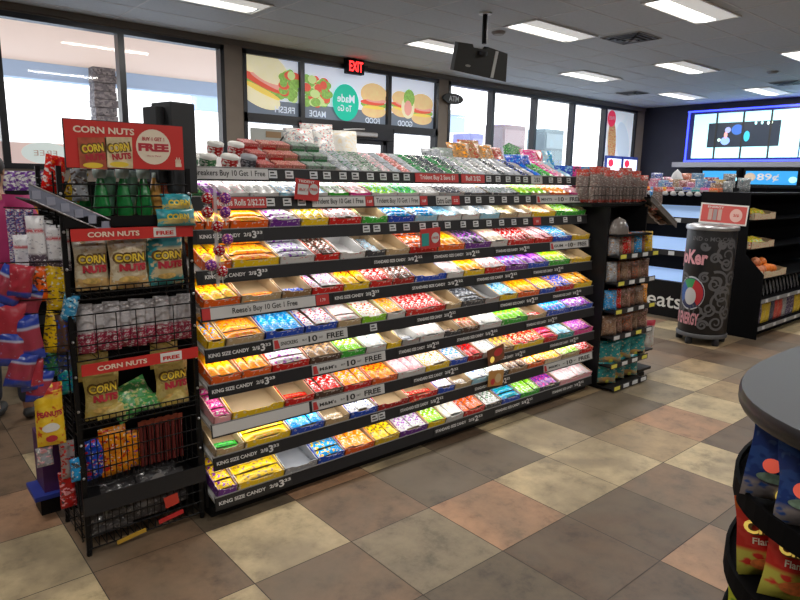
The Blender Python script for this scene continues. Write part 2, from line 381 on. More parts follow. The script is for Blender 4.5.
f.disc(.12, .15, BUNP, pm(4.95, 2.5, YB+.034)); f.disc(.1, .12, LET, pm(4.97, 2.62, YB+.0335)); f.disc(.07, .1, HAM, pm(4.95, 2.49, YB+.033)); f.text('GOOD', .27, .075, LTX, pm(4.9, 2.28, YB+.03), .02)
tag(f.build('window_poster'), 'mirrored GOOD sandwich poster on the right transom window pane', 'poster', 'food posters on the transom window')
f = MB(); f.disc(.205, .225, GRN, Matrix.Translation((3.89, YB+.02, 2.47)) @ Matrix.Rotation(PI/2, 4, 'X')); f.disc(.205, .225, GRN, pm(3.89, 2.47, YB+.021))
f.text('Made', .27, .1, LTX, pm(3.89, 2.52, YB+.017), .02); f.text('To Go', .22, .08, LTX, pm(3.87, 2.40, YB+.017), .02)
tag(f.build('round_decal'), 'round green Made To Go decal mirrored on the door transom', 'decal')
f = MB(); f.box(9.87, 10.86, YB+.046, YB+.049, 1.95, 2.87, mat('pizza_poster', (.62, .68, .74), .5, var=.2, scale=3, emit=.5))  # poster colours glow in place of light shining through
pzm = printed((.8, .5, .2), (.75, .2, .08), (.85, .75, .45), scale=14)
f.disc(.14, .42, pzm, pm(10.12, 2.3, YB+.03, R(-6))); f.disc(.22, .40, mat('poster_bag', (.50, .58, .66), .5, emit=.5), pm(10.5, 2.3, YB+.028, R(-22)))
f.disc(.14, .15, mat('poster_red', (.65, .03, .08), .5, emit=.5), pm(10.05, 2.72, YB+.026)); f.text('FREE', .2, .06, WHITE, pm(10.05, 2.73, YB+.024))
tag(f.build('window_poster'), 'pizza poster with a red circle on the last window by the corner', 'poster')
f = MB(); f.box(-.6, 1.1, YB+.03, YB+.033, 1.6, 1.80, mat('decal_pink', (.72, .55, .52), .5, emit=.5)); f.disc(.2, .1, mat('decal_pale', (.62, .70, .68), .5, emit=.5), face((.42, YB+.028, 1.71)))  # decal emission put in for daylight through the glass
f.text('FREE', .2, .05, mat('decal_txt', (.72, .5, .48), .5), pm(.42, 1.71, YB+.024))
tag(f.build('window_decal'), 'faded pink decal strip with pale oval along the left window bottom', 'decal')
f = MB(); f.box(2.55, 3.1, YB+.03, YB+.034, 1.7, 2.08, mat('notice', (.45, .47, .45), .5)); f.box(2.75, 2.95, YB+.024, YB+.03, 1.98, 2.05, mat('notice_brown', (.32, .2, .1), .5)); f.path([(2.9, YB+.024, 1.9), (2.98, YB+.024, 2.0), (3.06, YB+.024, 1.95), (3.04, YB+.024, 1.8)], .01, INK)
tag(f.build('window_notice'), 'grey notice with brown heading in the pane under FRESH poster', 'notice')
# ------------------------------------------------------------------ exit sign, atm sign, hanging screen
e = tag(empty('exit_sign', (3.96, 4.29, 2.9)), 'red lit EXIT sign above the entrance door', 'sign')
MB().box(-.135, .135, -.04, .04, -.09, .09, BLK, bev=.008).build('sign_box', e)
f = MB(); f.text('EXIT', .21, .12, mat('exit_red', (1, .02, .02), .4, emit=5), face((0, -.043, 0)), .02); f.build('sign_letters', e)
MB().bar((0, 0, .09), (0, 0, .099), .03, BLK, 10).build('mount', e)
f = MB(); [f.box(.15+.0, .2, -.02, .02, -.03, .03, CHAR), f.bar((.135, 0, 0), (.16, 0, 0), .01, CHAR)]; f.build('lamp_head', e)
e = tag(empty('atm_sign', (5.74, 4.31, 2.68)), 'black oval ATM sign on the window pier', 'sign')
f = MB(); f.M = Matrix.Rotation(PI/2, 4, 'X'); f.lathe([(.2, -.02), (.21, 0), (.2, .02)], INK, 28, sy=.36); f.build('sign_body', e)
f = MB(); f.text('ATM', .2, .075, mat('atm_txt', (.6, .62, .65), .4), face((0, -.024, 0)), .02); f.build('sign_letters', e)
MB().bar((-.1, 0, 0), (-.1, .035, 0), .012, INK).build('mount', e)
e = tag(empty('hanging_monitor', (3.46, 1.65, 3.0)), 'black screen hung from the ceiling on a pole', 'screen')
MB().bar((0, 0, 0), (0, 0, -.26), .022, BLK, 10).build('pole', e)
MB().lathe([(.06, -.012), (.06, 0)], WHITE, 14).build('ceiling_plate', e)
f = MB(); f.M = Matrix.Translation((-.045, -.02, -.42)) @ Matrix.Rotation(R(-8), 4, 'Z') @ Matrix.Rotation(R(1), 4, 'Y') @ Matrix.Rotation(R(14), 4, 'X') @ Matrix.Scale(.86, 4)
f2 = MB(); f2.M = f.M.copy(); f3 = MB(); f3.M = f.M.copy(); f4 = MB(); f4.M = f.M.copy()
f.prism([(-.36, -.125), (.36, -.16), (.30, .12), (.02, .15), (.0, .12), (-.16, .12), (-.18, .15), (-.36, .145)], 'y', -.03, .03, mat('monitor_back', (.02, .021, .02), .5)); f.build('monitor_case', e)
f2.box(.13, .17, -.036, -.031, -.14, .125, mat('strip_silver', (.5, .52, .52), .4)); f2.build('trim_strip', e)
f3.lathe([(.05, -.02), (.05, .02)], CHAR, 14, c=(-.04, -.04, .08)); f3.build('swivel_joint', e)
f4.disc(.035, .012, mat('logo_grey', (.3, .3, .28), .5), Matrix.Translation((-.19, -.032, -.06)) @ Matrix.Rotation(PI/2, 4, 'X')); f4.build('maker_badge', e)
# ------------------------------------------------------------------ ceiling luminaires, vents
LB = mat('lens_bright', (1, .97, .9), .5, emit=3); LD = mat('lens_dim', (.8, .79, .75), .5, emit=.45); LFR = mat('lum_frame', (.75, .75, .73), .4)
lights = [(1.45, 2.94), (4.28, 2.94), (7.05, 2.9), (9.82, 2.93), (4.43, 1.64), (7.26, 1.64), (10.15, 1.72), (4.6, .32), (7.55, .3), (10.4, .4), (1.6, .3), (1.5, -1.6), (4.6, -1.6), (7.6, -1.2), (-1.4, -1.6), (-1.4, .6), (-1.6, -4), (1.6, -4), (4.8, -4), (8, -4)]
first = None
places = {0: 'above the left windows by the frame edge', 1: 'left of the hanging screen', 2: 'last before the windows, right of hanging screen', 3: 'in the far corner by the navy wall, nearest the windows', 4: 'right of the hanging screen, top centre', 5: 'third along, in front of the far corner', 6: 'over the counter near the lit menu screens', 7: 'at the top right edge, nearest the camera', 8: 'at the right edge of the picture'}
for k, (x, y) in enumerate(lights):
    if first is None:
        first = empty('ceiling_light', (x, y, ZC-.004))
        f = MB(); f.box(-.5, .5, -.2, -.185, -.012, 0, LFR); f.box(-.5, .5, .185, .2, -.012, 0, LFR); f.box(-.5, -.485, -.2, .2, -.012, 0, LFR); f.box(.485, .5, -.2, .2, -.012, 0, LFR); f.build('light_frame', first)
        f = MB(); f.prism([(-.185, -.003), (-.01, -.010), (-.01, -.004), (-.185, 0)], 'x', -.485, .485, LD); f.build('diffuser', first)
        f = MB(); f.prism([(.185, -.003), (.185, 0), (-.0, -.004), (-.0, -.014), (.09, -.018)], 'x', -.44, .44, LB); f.build('lamp_lens', first)
        L = first
    else: L = dup(first, (x, y, ZC-.004))
    tag(L, 'recessed white ceiling light '+places.get(k, 'behind the camera, row %s' % ORD[k-9]), 'light', 'recessed ceiling lights')
    if True:
        a = bpy.data.lights.new('lamp', 'AREA'); a.shape = 'RECTANGLE'; a.size = .95; a.size_y = .13; a.energy = 21; a.color = (1, .96, .9)
        ao = bpy.data.objects.new('lamp', a); COL.objects.link(ao); ao.location = (x, y+.09, ZC-.03)
VM = mat('vent_dark', (.05, .05, .055), .5); VG = mat('vent_grey', (.4, .4, .4), .5)
for (x, y, s, lb) in [(5.24, 1.26, .22, 'square louvred ceiling vent beside the top centre ceiling light'), (8.98, 3.38, .2, 'small dark ceiling vent before the far window corner'), (9.45, 1.2, .2, 'dark ceiling vent at the right near the lit screens')]:
    e = tag(empty('ceiling_vent', (x, y, ZC-.004)), lb, 'vent')
    MB().box(-s, s, -s, s, -.006, .0, VG).build('vent_frame', e)
    for k in range(4):
        q = s*(.92-.23*k); f = MB()
        M = VM if k % 2 == 0 else VG
        for a, b, c, d in ((-q, q, -q, -q+.03), (-q, q, q-.03, q), (-q, -q+.03, -q, q), (q-.03, q, -q, q)): f.box(a, b, c, d, -.012-.006*k, -.006, VM if k < 3 else VG)
        f.build('louvre', e)
for (x, y, lb) in [(4.1, 2.05, 'tiny round ceiling speaker near the hanging screen pole'), (8.3, 1.0, 'tiny round smoke detector between the right hand lights')]:
    tag(MB().lathe([(.05, -.03), (.07, -.01), (.07, -.001)], mat('detector', (.3, .3, .3), .5), 14, c=(x, y, ZC)).build('smoke_detector'), lb, 'detector')
# ------------------------------------------------------------------ central gondola
LZ = [1.543, 1.415, 1.272, 1.10, .941, .762, .605, .428, .276, .085]
LY = [.289, .211, .19, .15, .12, .095, .074, .058, .053, .05]
GX0, GX1 = .075, 3.05; SL = R(15); RT = .028   # rail half height
GBACK = mat('gondola_white', (.78, .78, .77), .5); SHW = mat('shelf_white', (.5, .5, .5), .45); RAIL = mat('rail_charcoal', (.024, .024, .027), .45, spec=.3)
KTX = mat('rail_text', (.72, .72, .72), .5); STRIPW = mat('strip_white', (.62, .62, .62), .5); REDS = mat('strip_red', (.55, .04, .04), .5); TAGW = mat('tag_white', (.66, .68, .7), .5)
G = tag(empty('gondola_shelving', ((GX0+GX1)/2, .6, 0)), 'long black gondola with ten slanted shelves of candy trays', 'shelving unit')
GO = Matrix.Translation((-(GX0+GX1)/2, -.6, 0))
def gm(): f = MB(); f.M = GO.copy(); return f
gm().box(GX0, GX1, .10, 1.15, 0, .045, BLK).build('base', G)
f = gm(); f.box(GX0+.02, GX1-.02, .58, .66, .045, 1.56, BLK); f.build('spine', G)
for x in (GX0-.012, GX1):
    f = gm(); f.prism([(.12, .045), (.66, .045), (.66, 1.60), (.40, 1.60), (.27, 1.3)], 'x', x, x+.012, BLK); f.build('end_panel', G)
f = gm(); f.prism([(.40, .05), (.42, .05), (.58, 1.55), (.56, 1.55)], 'x', GX0, GX1, GBACK); f.build('back_panel', G)
f = gm(); f.box(GX0, GX1, .66, 1.2, .05, 1.3, BLK); f.build('rear_shelf_block', G)
RTX = {}  # price strips: row -> list of (x0,x1,kind,text)
K = 'KING SIZE CANDY  2/$3.33'; S2 = 'STANDARD SIZE CANDY  2/$2.22'
strips = {
 1: [(.05, .504, 'w', 'Ice Breakers Buy 10 Get 1 Free'), (1.444, 1.795, 'r', 'Trident Buy 2 Save $1'), (1.821, 2.03, 'r', 'Roll 2/$2'), (2.5, 2.62, 'w', '2/$3')],
 2: [(.183, .448, 'r', 'Mentos Rolls 2/$2.22'), (.70, 1.027, 'w', 'Trident Buy 10 Get 1 Free'), (1.03, 1.08, 'r', '1.69'), (1.087, 1.41, 'w', 'Trident Buy 10 Get 1 Free'), (1.416, 1.47, 'r', '1.69'), (1.541, 1.663, 'w', 'Extra Gum'), (1.668, 1.73, 'r', '2.22'), (2.47, 3.0, 'w', 'MINTS  BUY 10 GET FREE')],
 3: [(.10, .42, 'k', K), (2.42, 2.5, 'r', '2/$3')],
 4: [(.10, .42, 'k', K), (1.03, 1.394, 'k', S2), (1.464, 1.867, 'k', S2), (2.0, 2.35, 'k', S2), (2.57, 3.024, 'w', 'GUM  BUY 10 GET FREE')],
 5: [(.04, .115, 'r', ''), (.115, .655, 'w', "Reese's Buy 10 Get 1 Free"), (.66, .735, 'r', '1.79'), (.76, 1.06, 'k', K), (1.275, 1.7, 'k', S2), (1.8, 2.2, 'k', S2), (2.35, 2.7, 'k', S2)],
 6: [(.064, .40, 'k', K), (.405, .83, 'w', 'SNICKERS BUY 10 GET FREE'), (1.3, 1.62, 'k', S2), (2.0, 2.4, 'k', S2), (2.55, 2.9, 'k', S2)],
 7: [(.067, .406, 'k', K), (.605, 1.065, 'w', "M&M's  BUY 10 GET FREE"), (1.15, 1.47, 'k', S2), (1.6, 1.98, 'k', S2), (2.25, 2.6, 'k', S2)],
 8: [(.03, .575, 'w', ''), (.593, 1.049, 'w', "M&M's  BUY 10 GET FREE"), (1.25, 1.62, 'k', S2), (1.9, 2.25, 'k', S2), (2.5, 2.85, 'k', S2)],
 9: [(.067, .409, 'k', K), (1.15, 1.5, 'k', S2), (1.75, 2.1, 'k', S2), (2.45, 3.03, 'w', "M&M's  BUY 10 GET FREE")],
 10: [(.073, .47, 'k', K), (1.42, 1.85, 'k', S2), (1.95, 2.35, 'k', S2), (2.55, 2.95, 'k', S2)]}
tags_ = {1: [.53, .62, .76, .84, .94, 1.02, 1.12, 1.21, 1.3, 1.38, 2.07, 2.16, 2.26, 2.36, 2.44, 2.72, 2.82, 2.93], 2: [.47, .56, .64, 1.80, 1.9, 2.02, 2.14, 2.26, 2.38], 3: [1.02, 1.09, 1.2, 1.3, 1.42, 1.52, 1.62, 1.75, 1.86, 1.98, 2.1, 2.22, 2.34, 2.62, 2.78, 2.95]}
tags_[6] = [1.0]; tags_[9] = [.98, 1.03]
for r in range(10):
    z, y = LZ[r], LY[r]; depth = (.28 if r > 0 else .33)
    sh = empty('shelf', (0, 0, 0)); sh.parent = G
    bpy.data.objects.remove(sh)
    f = gm(); f.M = GO @ Matrix.Translation((0, y, z+.012)) @ Matrix.Rotation(SL, 4, 'X')
    f.box(GX0, GX1, .004, depth+.02, -.012, 0, SHW); sh = f.build('shelf', G)
    f = gm(); f.M = GO @ Matrix.Translation((0, y, z)) @ Matrix.Rotation(R(-8), 4, 'X')
    f.box(GX0, GX1, 0, .006, -RT-.004, RT, RAIL); f.box(GX0, GX1, -.004, .01, RT, RT+.004, mat('rail_edge', (.3, .3, .3), .3)); f.build('price_rail', sh)
    for (x0, x1, k, t) in strips[r+1]:
        f = gm(); f.M = GO @ Matrix.Translation((0, y, z)) @ Matrix.Rotation(R(-8), 4, 'X')
        x0 = max(x0, .078)
        if k != 'k': f.box(x0, x1, -.004, -.0005, -RT+.004, RT-.002, {'w': STRIPW, 'r': REDS}[k])
        else: f.box(x0, x1, -.002, -.0005, -RT+.004, RT-.002, mat('strip_black', (.02, .02, .022), .4))
        if t:
            tm = {'w': INK, 'r': PAPER, 'k': KTX}[k]; W_ = x1-x0
            Mt = lambda x, w_: Matrix.Translation((x, -.0055, 0)) @ Matrix.Rotation(PI/2, 4, 'X')
            if k == 'k':
                a, p = t.rsplit('$', 1); a1 = a[:-2].strip()
                f.text(a1, W_*.60, .017, tm, Mt(x0+W_*.33, 0), .03); f.text('2/$', W_*.12, .019, tm, Mt(x0+W_*.74, 0), .03); f.text(p[0], W_*.07, .034, tm, Mt(x0+W_*.845, 0), .03)
                f.text(p[2:], W_*.09, .014, tm, Matrix.Translation((x0+W_*.93, -.0055, .008)) @ Matrix.Rotation(PI/2, 4, 'X'), .03)
            elif 'BUY 10' in t:
                a = t.split('BUY')[0].strip()
                f.text(a, W_*.22, .018, tm, Mt(x0+W_*.2, 0), .02); f.text('BUY', W_*.06, .009, tm, Mt(x0+W_*.40, 0), .02); f.text('10', W_*.12, .03, tm, Mt(x0+W_*.51, 0), .03)
                f.text('GET', W_*.06, .009, tm, Mt(x0+W_*.62, 0), .02); f.text('FREE', W_*.24, .028, tm, Mt(x0+W_*.82, 0), .03)
                f.poly([(-.02, -.02), (.01, -.02), (.0, .02), (-.02, .02)], REDS, Mt(x0+.024, 0), .0005)
            else:
                bb_ = text_geo(t, .015)[2]; hh = .034 if W_ > .1 else .016
                f.text(t, min(W_*.92, hh*(bb_[1]-bb_[0])/(bb_[3]-bb_[2])*.9), hh, tm, Mt((x0+x1)/2, 0), .015)
        f.build('price_strip', sh)
    for x in tags_.get(r+1, []):
        f = gm(); f.M = GO @ Matrix.Translation((x, y, z)) @ Matrix.Rotation(R(-8), 4, 'X')
        f.box(-.022, .022, -.004, -.0005, -.016, .02, TAGW); f.box(-.016, .016, -.005, -.004, -.008, -.002, INK); f.box(-.016, .006, -.005, -.004, .006, .013, CHAR)
        f.build('price_tag', sh)
    if r < 9:
        zz = z-.02
        f = gm(); f.box(GX0+.03, GX1-.03, y+.03, y+.055, zz-.014, zz-.002, mat('led_strip', (1, .97, .93), .4, emit=2.5)); f.build('light_strip', sh)
        a = bpy.data.lights.new('shelf_lamp', 'AREA'); a.shape = 'RECTANGLE'; a.size = 2.9; a.size_y = .02; a.energy = 1.5; a.color = (1, .95, .9)
        ao = bpy.data.objects.new('shelf_lamp', a); COL.objects.link(ao); ao.location = (1.53, y+.043, zz-.018); ao.rotation_euler = (R(12), 0, 0)
# candy trays --------------------------------------------------------
C = dict(o=(.85, .20, .02), O=(.9, .38, .03), y=(.88, .62, .04), Y=(.75, .52, .08), r=(.65, .02, .03), R=(.42, .02, .03), p=(.16, .05, .28), P=(.35, .1, .45), w=(.62, .62, .62), W=(.72, .71, .68), b=(.03, .12, .55), B=(.08, .35, .72),
         l=(.35, .62, .78), g=(.08, .45, .08), G=(.03, .18, .06), L=(.30, .65, .08), t=(.50, .38, .24), T=(.32, .2, .11), n=(.09, .045, .03), k=(.05, .055, .07), s=(.32, .34, .38), m=(.78, .12, .35), M=(.85, .45, .5), c=(.02, .32, .34), e=(.36, .36, .36), u=(.75, .65, .48), q=(.42, .17, .15), E=(.22, .25, .23))
for _k, _v in list(C.items()):
    _m = max(_v)-min(_v)
    if _m > .15: _g = max(_v); C[_k] = tuple(max(.004, _g-(_g-q)*1.12) for q in _v)
NAME = dict(o='orange', O='orange and gold', y='yellow', Y='gold', r='red', R='dark red', p='purple', P='violet', w='white', W='cream white', b='blue', B='bright blue', l='light blue', g='green', G='dark green', L='lime green', t='tan', T='brown', n='dark brown', k='charcoal', s='silver grey', m='magenta', M='pink', c='teal', e='grey', u='cream', q='dull red', E='grey green')
# rows: x boundaries, then per tray: tray colour, wrapper, accent, fill (b bars, x crosswise, g gum, e empty, f few)
XB = {2: [.03, .153, .232, .368, .523, .66, .80, .93, 1.073, 1.253, 1.415, 1.571, 1.779, 2.002, 2.294, 2.418, 2.614, 2.846, 3.03],
3: [.03, .138, .255, .45, .623, .786, .992, 1.168, 1.363, 1.54, 1.739, 1.897, 2.082, 2.259, 2.404, 2.669, 3.03],
4: [.109, .239, .481, .676, .825, .99, 1.124, 1.295, 1.509, 1.732, 1.964, 2.126, 2.401, 2.598, 2.819, 3.043],
5: [.085, .263, .472, .638, .828, .995, 1.151, 1.31, 1.559, 1.701, 1.886, 2.083, 2.303, 2.529, 2.771, 3.031],
6: [.042, .172, .365, .58, .774, .925, 1.092, 1.227, 1.534, 1.667, 1.87, 2.009, 2.185, 2.415, 2.592, 2.804, 3.029],
7: [.036, .234, .386, .594, .778, .937, 1.078, 1.184, 1.317, 1.513, 1.654, 1.811, 2.015, 2.275, 2.479, 2.744, 3.03],
8: [.032, .172, .442, .611, .785, .966, 1.146, 1.354, 1.546, 1.699, 1.832, 1.981, 2.128, 2.442, 2.6, 2.79, 3.029],
9: [.032, .228, .47, .665, .82, 1.005, 1.226, 1.45, 1.59, 1.737, 1.901, 2.084, 2.278, 2.462, 2.657, 2.875, 3.045],
10: [.032, .186, .431, .62, .787, .985, 1.162, 1.375, 1.521, 1.674, 1.864, 2.026, 2.218, 2.421, 2.65, 3.05]}
TR = {2: 'GGLg pPwg wwMg wwwg lwBg wlBg gwGg mwrg wLBg wgbg wwsg eksg ksWg ksGg gLyg tLgg oOug mMwg',
3: 'oyOb oOrx oOyx pwPx yYwb rwRb gGwf bBwx lBwx wlBg wwlg lwBg tuLg uwsg yuog gLWg'.replace('oOrx', 'oyrb'),
4: 'oyrb yOox wspx rnWb wrwe kslg ttte roWx oOyb pkPb wuMb rRwb rMWb bBwb Ytuf',
5: 'oyob tOof Tbwf rwPb yYrb rrWb Rkwx bute wwMb yOYb rwMb pPBb bPpb gLyb Ytyf'.replace('Rkwx', 'Rnwb'),
6: 'yOBb tOox bBlb bwrb twMx LWrb wOTb rrWb ttwf kksx ssee ylBb oOyb byOb rbyb yOtb'.replace('ssee', 'esse'),
7: 'oOyb oOTb rwPx nTkb gLWb wWlb yLge tste wWMb knTf nTrb wWsb gLgb trwf bBPb bPwb'.replace('tste', 'essf'),
8: 'MmWx ywwe rrof nrwb rOMb oOrb wMWb yWOb bwBb Rrkb wWsb Tkue'.replace('Tkue', 'TTyb')+' ruYb rrrx cBle mPMb lwBb'.replace(' ruYb rrrx', ' yrub rrmx').replace('cBle', 'clsb'),
9: 'tgGf yYOx bBlb ttWf bwkb tRre rtte bwPb twTf lwbb kwGb TnTb oOub uOyb tLub rrwb'.replace('tRre rtte', 'Rtte rrtf'),
10: 'pyPx yYTx ssse bByx oOub YywB pwPb yLWb wWub rses kwGb bcBx gLWb kpmb MwMb'.replace('YywB', 'Yynb').replace('rses', 'rosb')}
def traymesh(w, d, hf, hb, ext, inn):
    f = MB(); t = .0025; P = printed(C[ext], C['W'] if ext not in 'wWue' else C['r'], None, scale=30, thr=.62 if ext not in 'wW' else .64)
    I = mat('card_'+inn, tuple(q*.8 for q in C[inn]), .7)
    x0, x1 = -w/2, w/2
    f.box(x0, x1, 0, d, 0, t, I)
    f.box(x0, x1, 0, t, t, hf*.35, P); f.prism([(x0, hf*.35), (x1, hf*.35), (x1, hf), (x1-.22*w, hf), (x1-.3*w, hf*.8), (x0+.3*w, hf*.8), (x0+.22*w, hf), (x0, hf)], 'y', 0, t, P)
    f.box(x0, x1, t, 2*t, t, hf*.78, I)
    for s in (x0, x1):
        a, b = (s, s+t) if s < 0 else (s-t, s)
        c, e = (s+t, s+2*t) if s < 0 else (s-2*t, s-t)
        out = [(0, t), (d, t), (d, hb), (d*.55, hb), (.02, hf), (0, hf)]
        f.prism(out, 'x', a, b, P); f.prism(out, 'x', c, e, I)
    f.box(x0, x1, d-t, d, t, hb, P); f.box(x0, x1, d-2*t, d-t, t, hb, I)
    return f
def barmesh(w, l, t, c1, c2, c3=None):
    """flow-wrapped bar: pillow with flat crimped ends, long axis Y, base z=0"""
    f = MB(); nu, nv = 6, 10; P = []; F = []
    for side in (1, -1):
        for j in range(nv+1):
            v = j/nv; e = .0 if j in (0, nv) else (.25 if j in (1, nv-1) else 1)
            ww = w/2*(1 if e < 1 else .94)
            for i in range(nu+1):
                u = -1+2*i/nu
                h = t/2*e*(1-abs(u)**3)
                P.append((u*ww, l*v, t/2+side*h*1.0+(0 if side > 0 else 0)))
    n = (nu+1)*(nv+1)
    for s_ in (0, 1):
        for j in range(nv):
            for i in range(nu):
                a = s_*n+j*(nu+1)+i; q = (a, a+1, a+nu+2, a+nu+1)
                F.append(q if s_ == 0 else q[::-1])
    f.add(P, F, printed(c1, c2, c3, scale=42, thr=.57, rough=.25, zone=((1, .0, .12, c1), (1, .88, 1.1, c1))), True)
    return f
class Big: n = 0; rest = None
def slantM(x, y, z): return Matrix.Translation((x, y, z)) @ Matrix.Rotation(SL, 4, 'X')
bars = []   # (distance, mesh key, matrix, label, group, name)
camp = Vector((-1.016, -2.461, 1.538))
barcache = {}
def barkey(w, l, t, a, b, c):
    k = (round(w, 3), round(l, 3), round(t, 3), a, b, c)
    if k not in barcache: barcache[k] = barmesh(w, l, t, C[a], C[b], C[c])
    return k
rowname = {r: ORD[r-1] for r in range(1, 11)}
for r in range(2, 11):
    xb = XB[r]; tr = TR[r].split(); n = min(len(xb)-1, len(tr))
    for k in range(n):
        ext, c1, c2, fl = tr[k]
        if ext not in C: ext = 'w'
        x0, x1 = max(xb[k], .085), xb[k+1]; w = x1-x0-.006; cx = (x0+x1)/2
        gum = r == 2
        d = .20 if r < 4 else .24; hf = .024 if gum else .045; hb = .034 if gum else .06
        if fl == 'e': inn = ext if ext in 'wWetsu' else 't'
        else: inn = 't' if ext not in 'wWlBe' else 'W'
        z = LZ[r-1]+.012+.001; y = LY[r-1]+.012
        zoff = RT-.012
        M = slantM(cx, y, z+.0)
        # lift the tray so its front clears the rail
        M = Matrix.Translation((0, -.004, .010)) @ M
        side = 'left' if k < n/2+.5 else 'right'
        nth = ORD[k] if side == 'left' else ORD[n-1-k]
        what = 'tray' if n else ''
        cn = NAME[ext]
        o = traymesh(w, d, hf, hb, ext, inn).build('candy_tray'); o.matrix_world = M
        desc = {'e': 'empty %s candy tray' % cn, 'f': 'nearly empty %s candy tray' % cn, 'b': 'full %s candy tray' % cn, 'x': 'full %s candy tray' % cn, 'g': '%s gum tray' % cn}.get(fl, cn+' candy tray')
        tag(o, '%s, %s from the %s end on the %s shelf down' % (desc, nth, side, rowname[r]), 'candy tray', 'candy trays on the gondola')
        if fl == 'e': continue
        lab = '%s-wrapped %s in the %s tray from the %s end, %s shelf down' % (NAME[c1], 'gum pack' if gum else 'candy bar', nth, side, rowname[r])
        grp = '%s candy in tray %s from %s, shelf %s' % (NAME[c1], nth, side, rowname[r])
        nm = 'gum_pack' if gum else 'candy_bar'
        items = []
        if fl == 'x':   # crosswise bars, two layers
            nn = 4; L_ = w-.014; bw = (d-.02)/nn
            for i in range(nn):
                items.append((barkey(bw*.98, L_, .022, c1, c2, ext if ext != c1 else c2), Matrix.Translation((L_/2, .008+bw*(i+.5), .012+.016+.004*(i % 2)+.003*i)) @ Matrix.Rotation(PI/2, 4, 'Z')))
        elif fl == 'g':
            nn = max(2, round(w/.055)); bw = (w-.01)/nn
            for i in range(nn):
                for j in range(2):
                    items.append((barkey(bw*.96, .095, .016, c1, c2, ext if ext != c1 else c2), Matrix.Translation((-w/2+.005+bw*(i+.5), .006+.092*j, .012+.004*j)) @ Matrix.Rotation(R(6+rnd.uniform(-2, 2)), 4, 'X')))
        elif fl == 'b':
            nn = max(2, round(w/.055)); bw = (w-.014)/nn
            for i in range(nn):
                L_ = d-.03
                items.append((barkey(bw*1.04, L_, .024, c1, c2, ext if ext != c1 else c2), Matrix.Translation((-w/2+.007+bw*(i+.5), .008+rnd.uniform(0, .012), .022+rnd.uniform(0, .01))) @ Matrix.Rotation(R(rnd.uniform(-4, 4)), 4, 'Z') @ Matrix.Rotation(R(3), 4, 'X')))
        elif fl == 'f':
            for i in range(2):
                L_ = w-.02
                items.append((barkey(.034, L_, .02, c1, c2, c2), Matrix.Translation((L_/2, .02+.038*i, .004)) @ Matrix.Rotation(PI/2+R(rnd.uniform(-5, 5)), 4, 'Z')))
        for key, Mi in items:
            MM = M @ Mi; bars.append(((MM.translation-camp).length, key, MM, lab, grp, nm))
bm_mesh = {}
for kind in ('candy_bar', 'gum_pack'):
    lst = sorted([b for b in bars if b[5] == kind], key=lambda b: b[0])
    for d_, key, MM, lab, grp, nm in lst[:300]:
        if key not in bm_mesh: bm_mesh[key] = barcache[key].mesh('bar')
        o = bpy.data.objects.new(nm, bm_mesh[key]); COL.objects.link(o); o.matrix_world = MM
        tag(o, lab, 'candy bar' if nm == 'candy_bar' else 'gum', grp)
    rest = lst[300:]
    if rest:
        f = MB()
        for d_, key, MM, *_ in rest:
            b = barcache[key]; n0 = len(f.v); f.v += [tuple(MM @ Vector(p)) for p in b.v]; mi = f.m(b.ms[0])
            f.f += [tuple(n0+q for q in fc) for fc in b.f]; f.mi += [mi]*len(b.f); f.sm += [True]*len(b.f)
        tag(f.build(nm+'s'), 'assorted wrapped candy filling the trays toward the far end of gondola', 'candy', kind='stuff')
print('BARS', len([b for b in bars if b[5] == 'candy_bar']), len([b for b in bars if b[5] == 'gum_pack']))
# products on the top shelf -------------------------------------------
def onTop(x, dy=0, dz=0, rz=0):   # on the slanted top shelf
    return Matrix.Translation((x, LY[0], LZ[0]+.013)) @ Matrix.Rotation(SL, 4, 'X') @ Matrix.Translation((0, dy, dz)) @ Matrix.Rotation(rz, 4, 'Z')
tins = [(.13, .03, 0, 'G', 'W', 'green and white'), (.22, .04, 0, 'G', 'W', 'green and white'), (.13, .16, .035, 'G', 'W', 'green and white'), (.33, .05, 0, 'R', 'W', 'red and white'), (.31, .17, .035, 'R', 'W', 'red and white'), (.42, .18, .035, 'R', 'W', 'red and white'), (.43, .06, 0, 'k', 's', 'dark and grey')]
for i, (x, dy, dz, a, b, nm) in enumerate(tins):
    o = MB(); o.lathe([(.036, 0), (.045, .03), (.043, .055)], printed(C[a], C[b], None, 30, .56), 18); o.lathe([(.046, .055), (.047, .07), (.04, .076), (.0, .078)], mat('tin_lid_'+b, C[b], .3), 18)
    o = o.build('gum_tin'); o.matrix_world = onTop(x, dy, dz*.85) @ Matrix.Scale(.84, 4)
    tag(o, '%s gum cup, %s from the left on the gondola top' % (nm, ORD[i]), 'gum cup', 'gum cups on the gondola top')
def cartonmesh(w, d, h, c1, c2, c3=None):
    f = MB(); f.box(-w/2, w/2, 0, d, 0, h, printed(C[c1], C[c2], C.get(c3), 40, .56, .5), bev=.003); f.box(-w/2+.004, w/2-.004, -.001, .0, h*.15, h*.45, mat('c_'+c2, C[c2], .5)); return f
i = 0
for col_, (x, a, b) in enumerate([(.50, 'R', 'M'), (.60, 'R', 'u'), (.68, 'T', 'M'), (.77, 'G', 's'), (.86, 'G', 's')]):
    for j in range(3):
        o = cartonmesh(.078, .085, .034, 'q' if col_ < 3 else 'E', a, b).build('gum_carton'); o.matrix_world = onTop(x, .01+.085*j, .002+.03*j)
        tag(o, 'small %s gum carton, %s step of the %s stepped stack on gondola top' % ('red and pink' if col_ < 3 else 'grey green', ORD[j], ORD[col_]), 'gum carton', 'stepped gum cartons on the gondola top')
x = .93; k = 0
pk = 'sE sG eG EG eM sE qM sE GE kG kE GE kG sk eG sE ek sE kE se'.split()
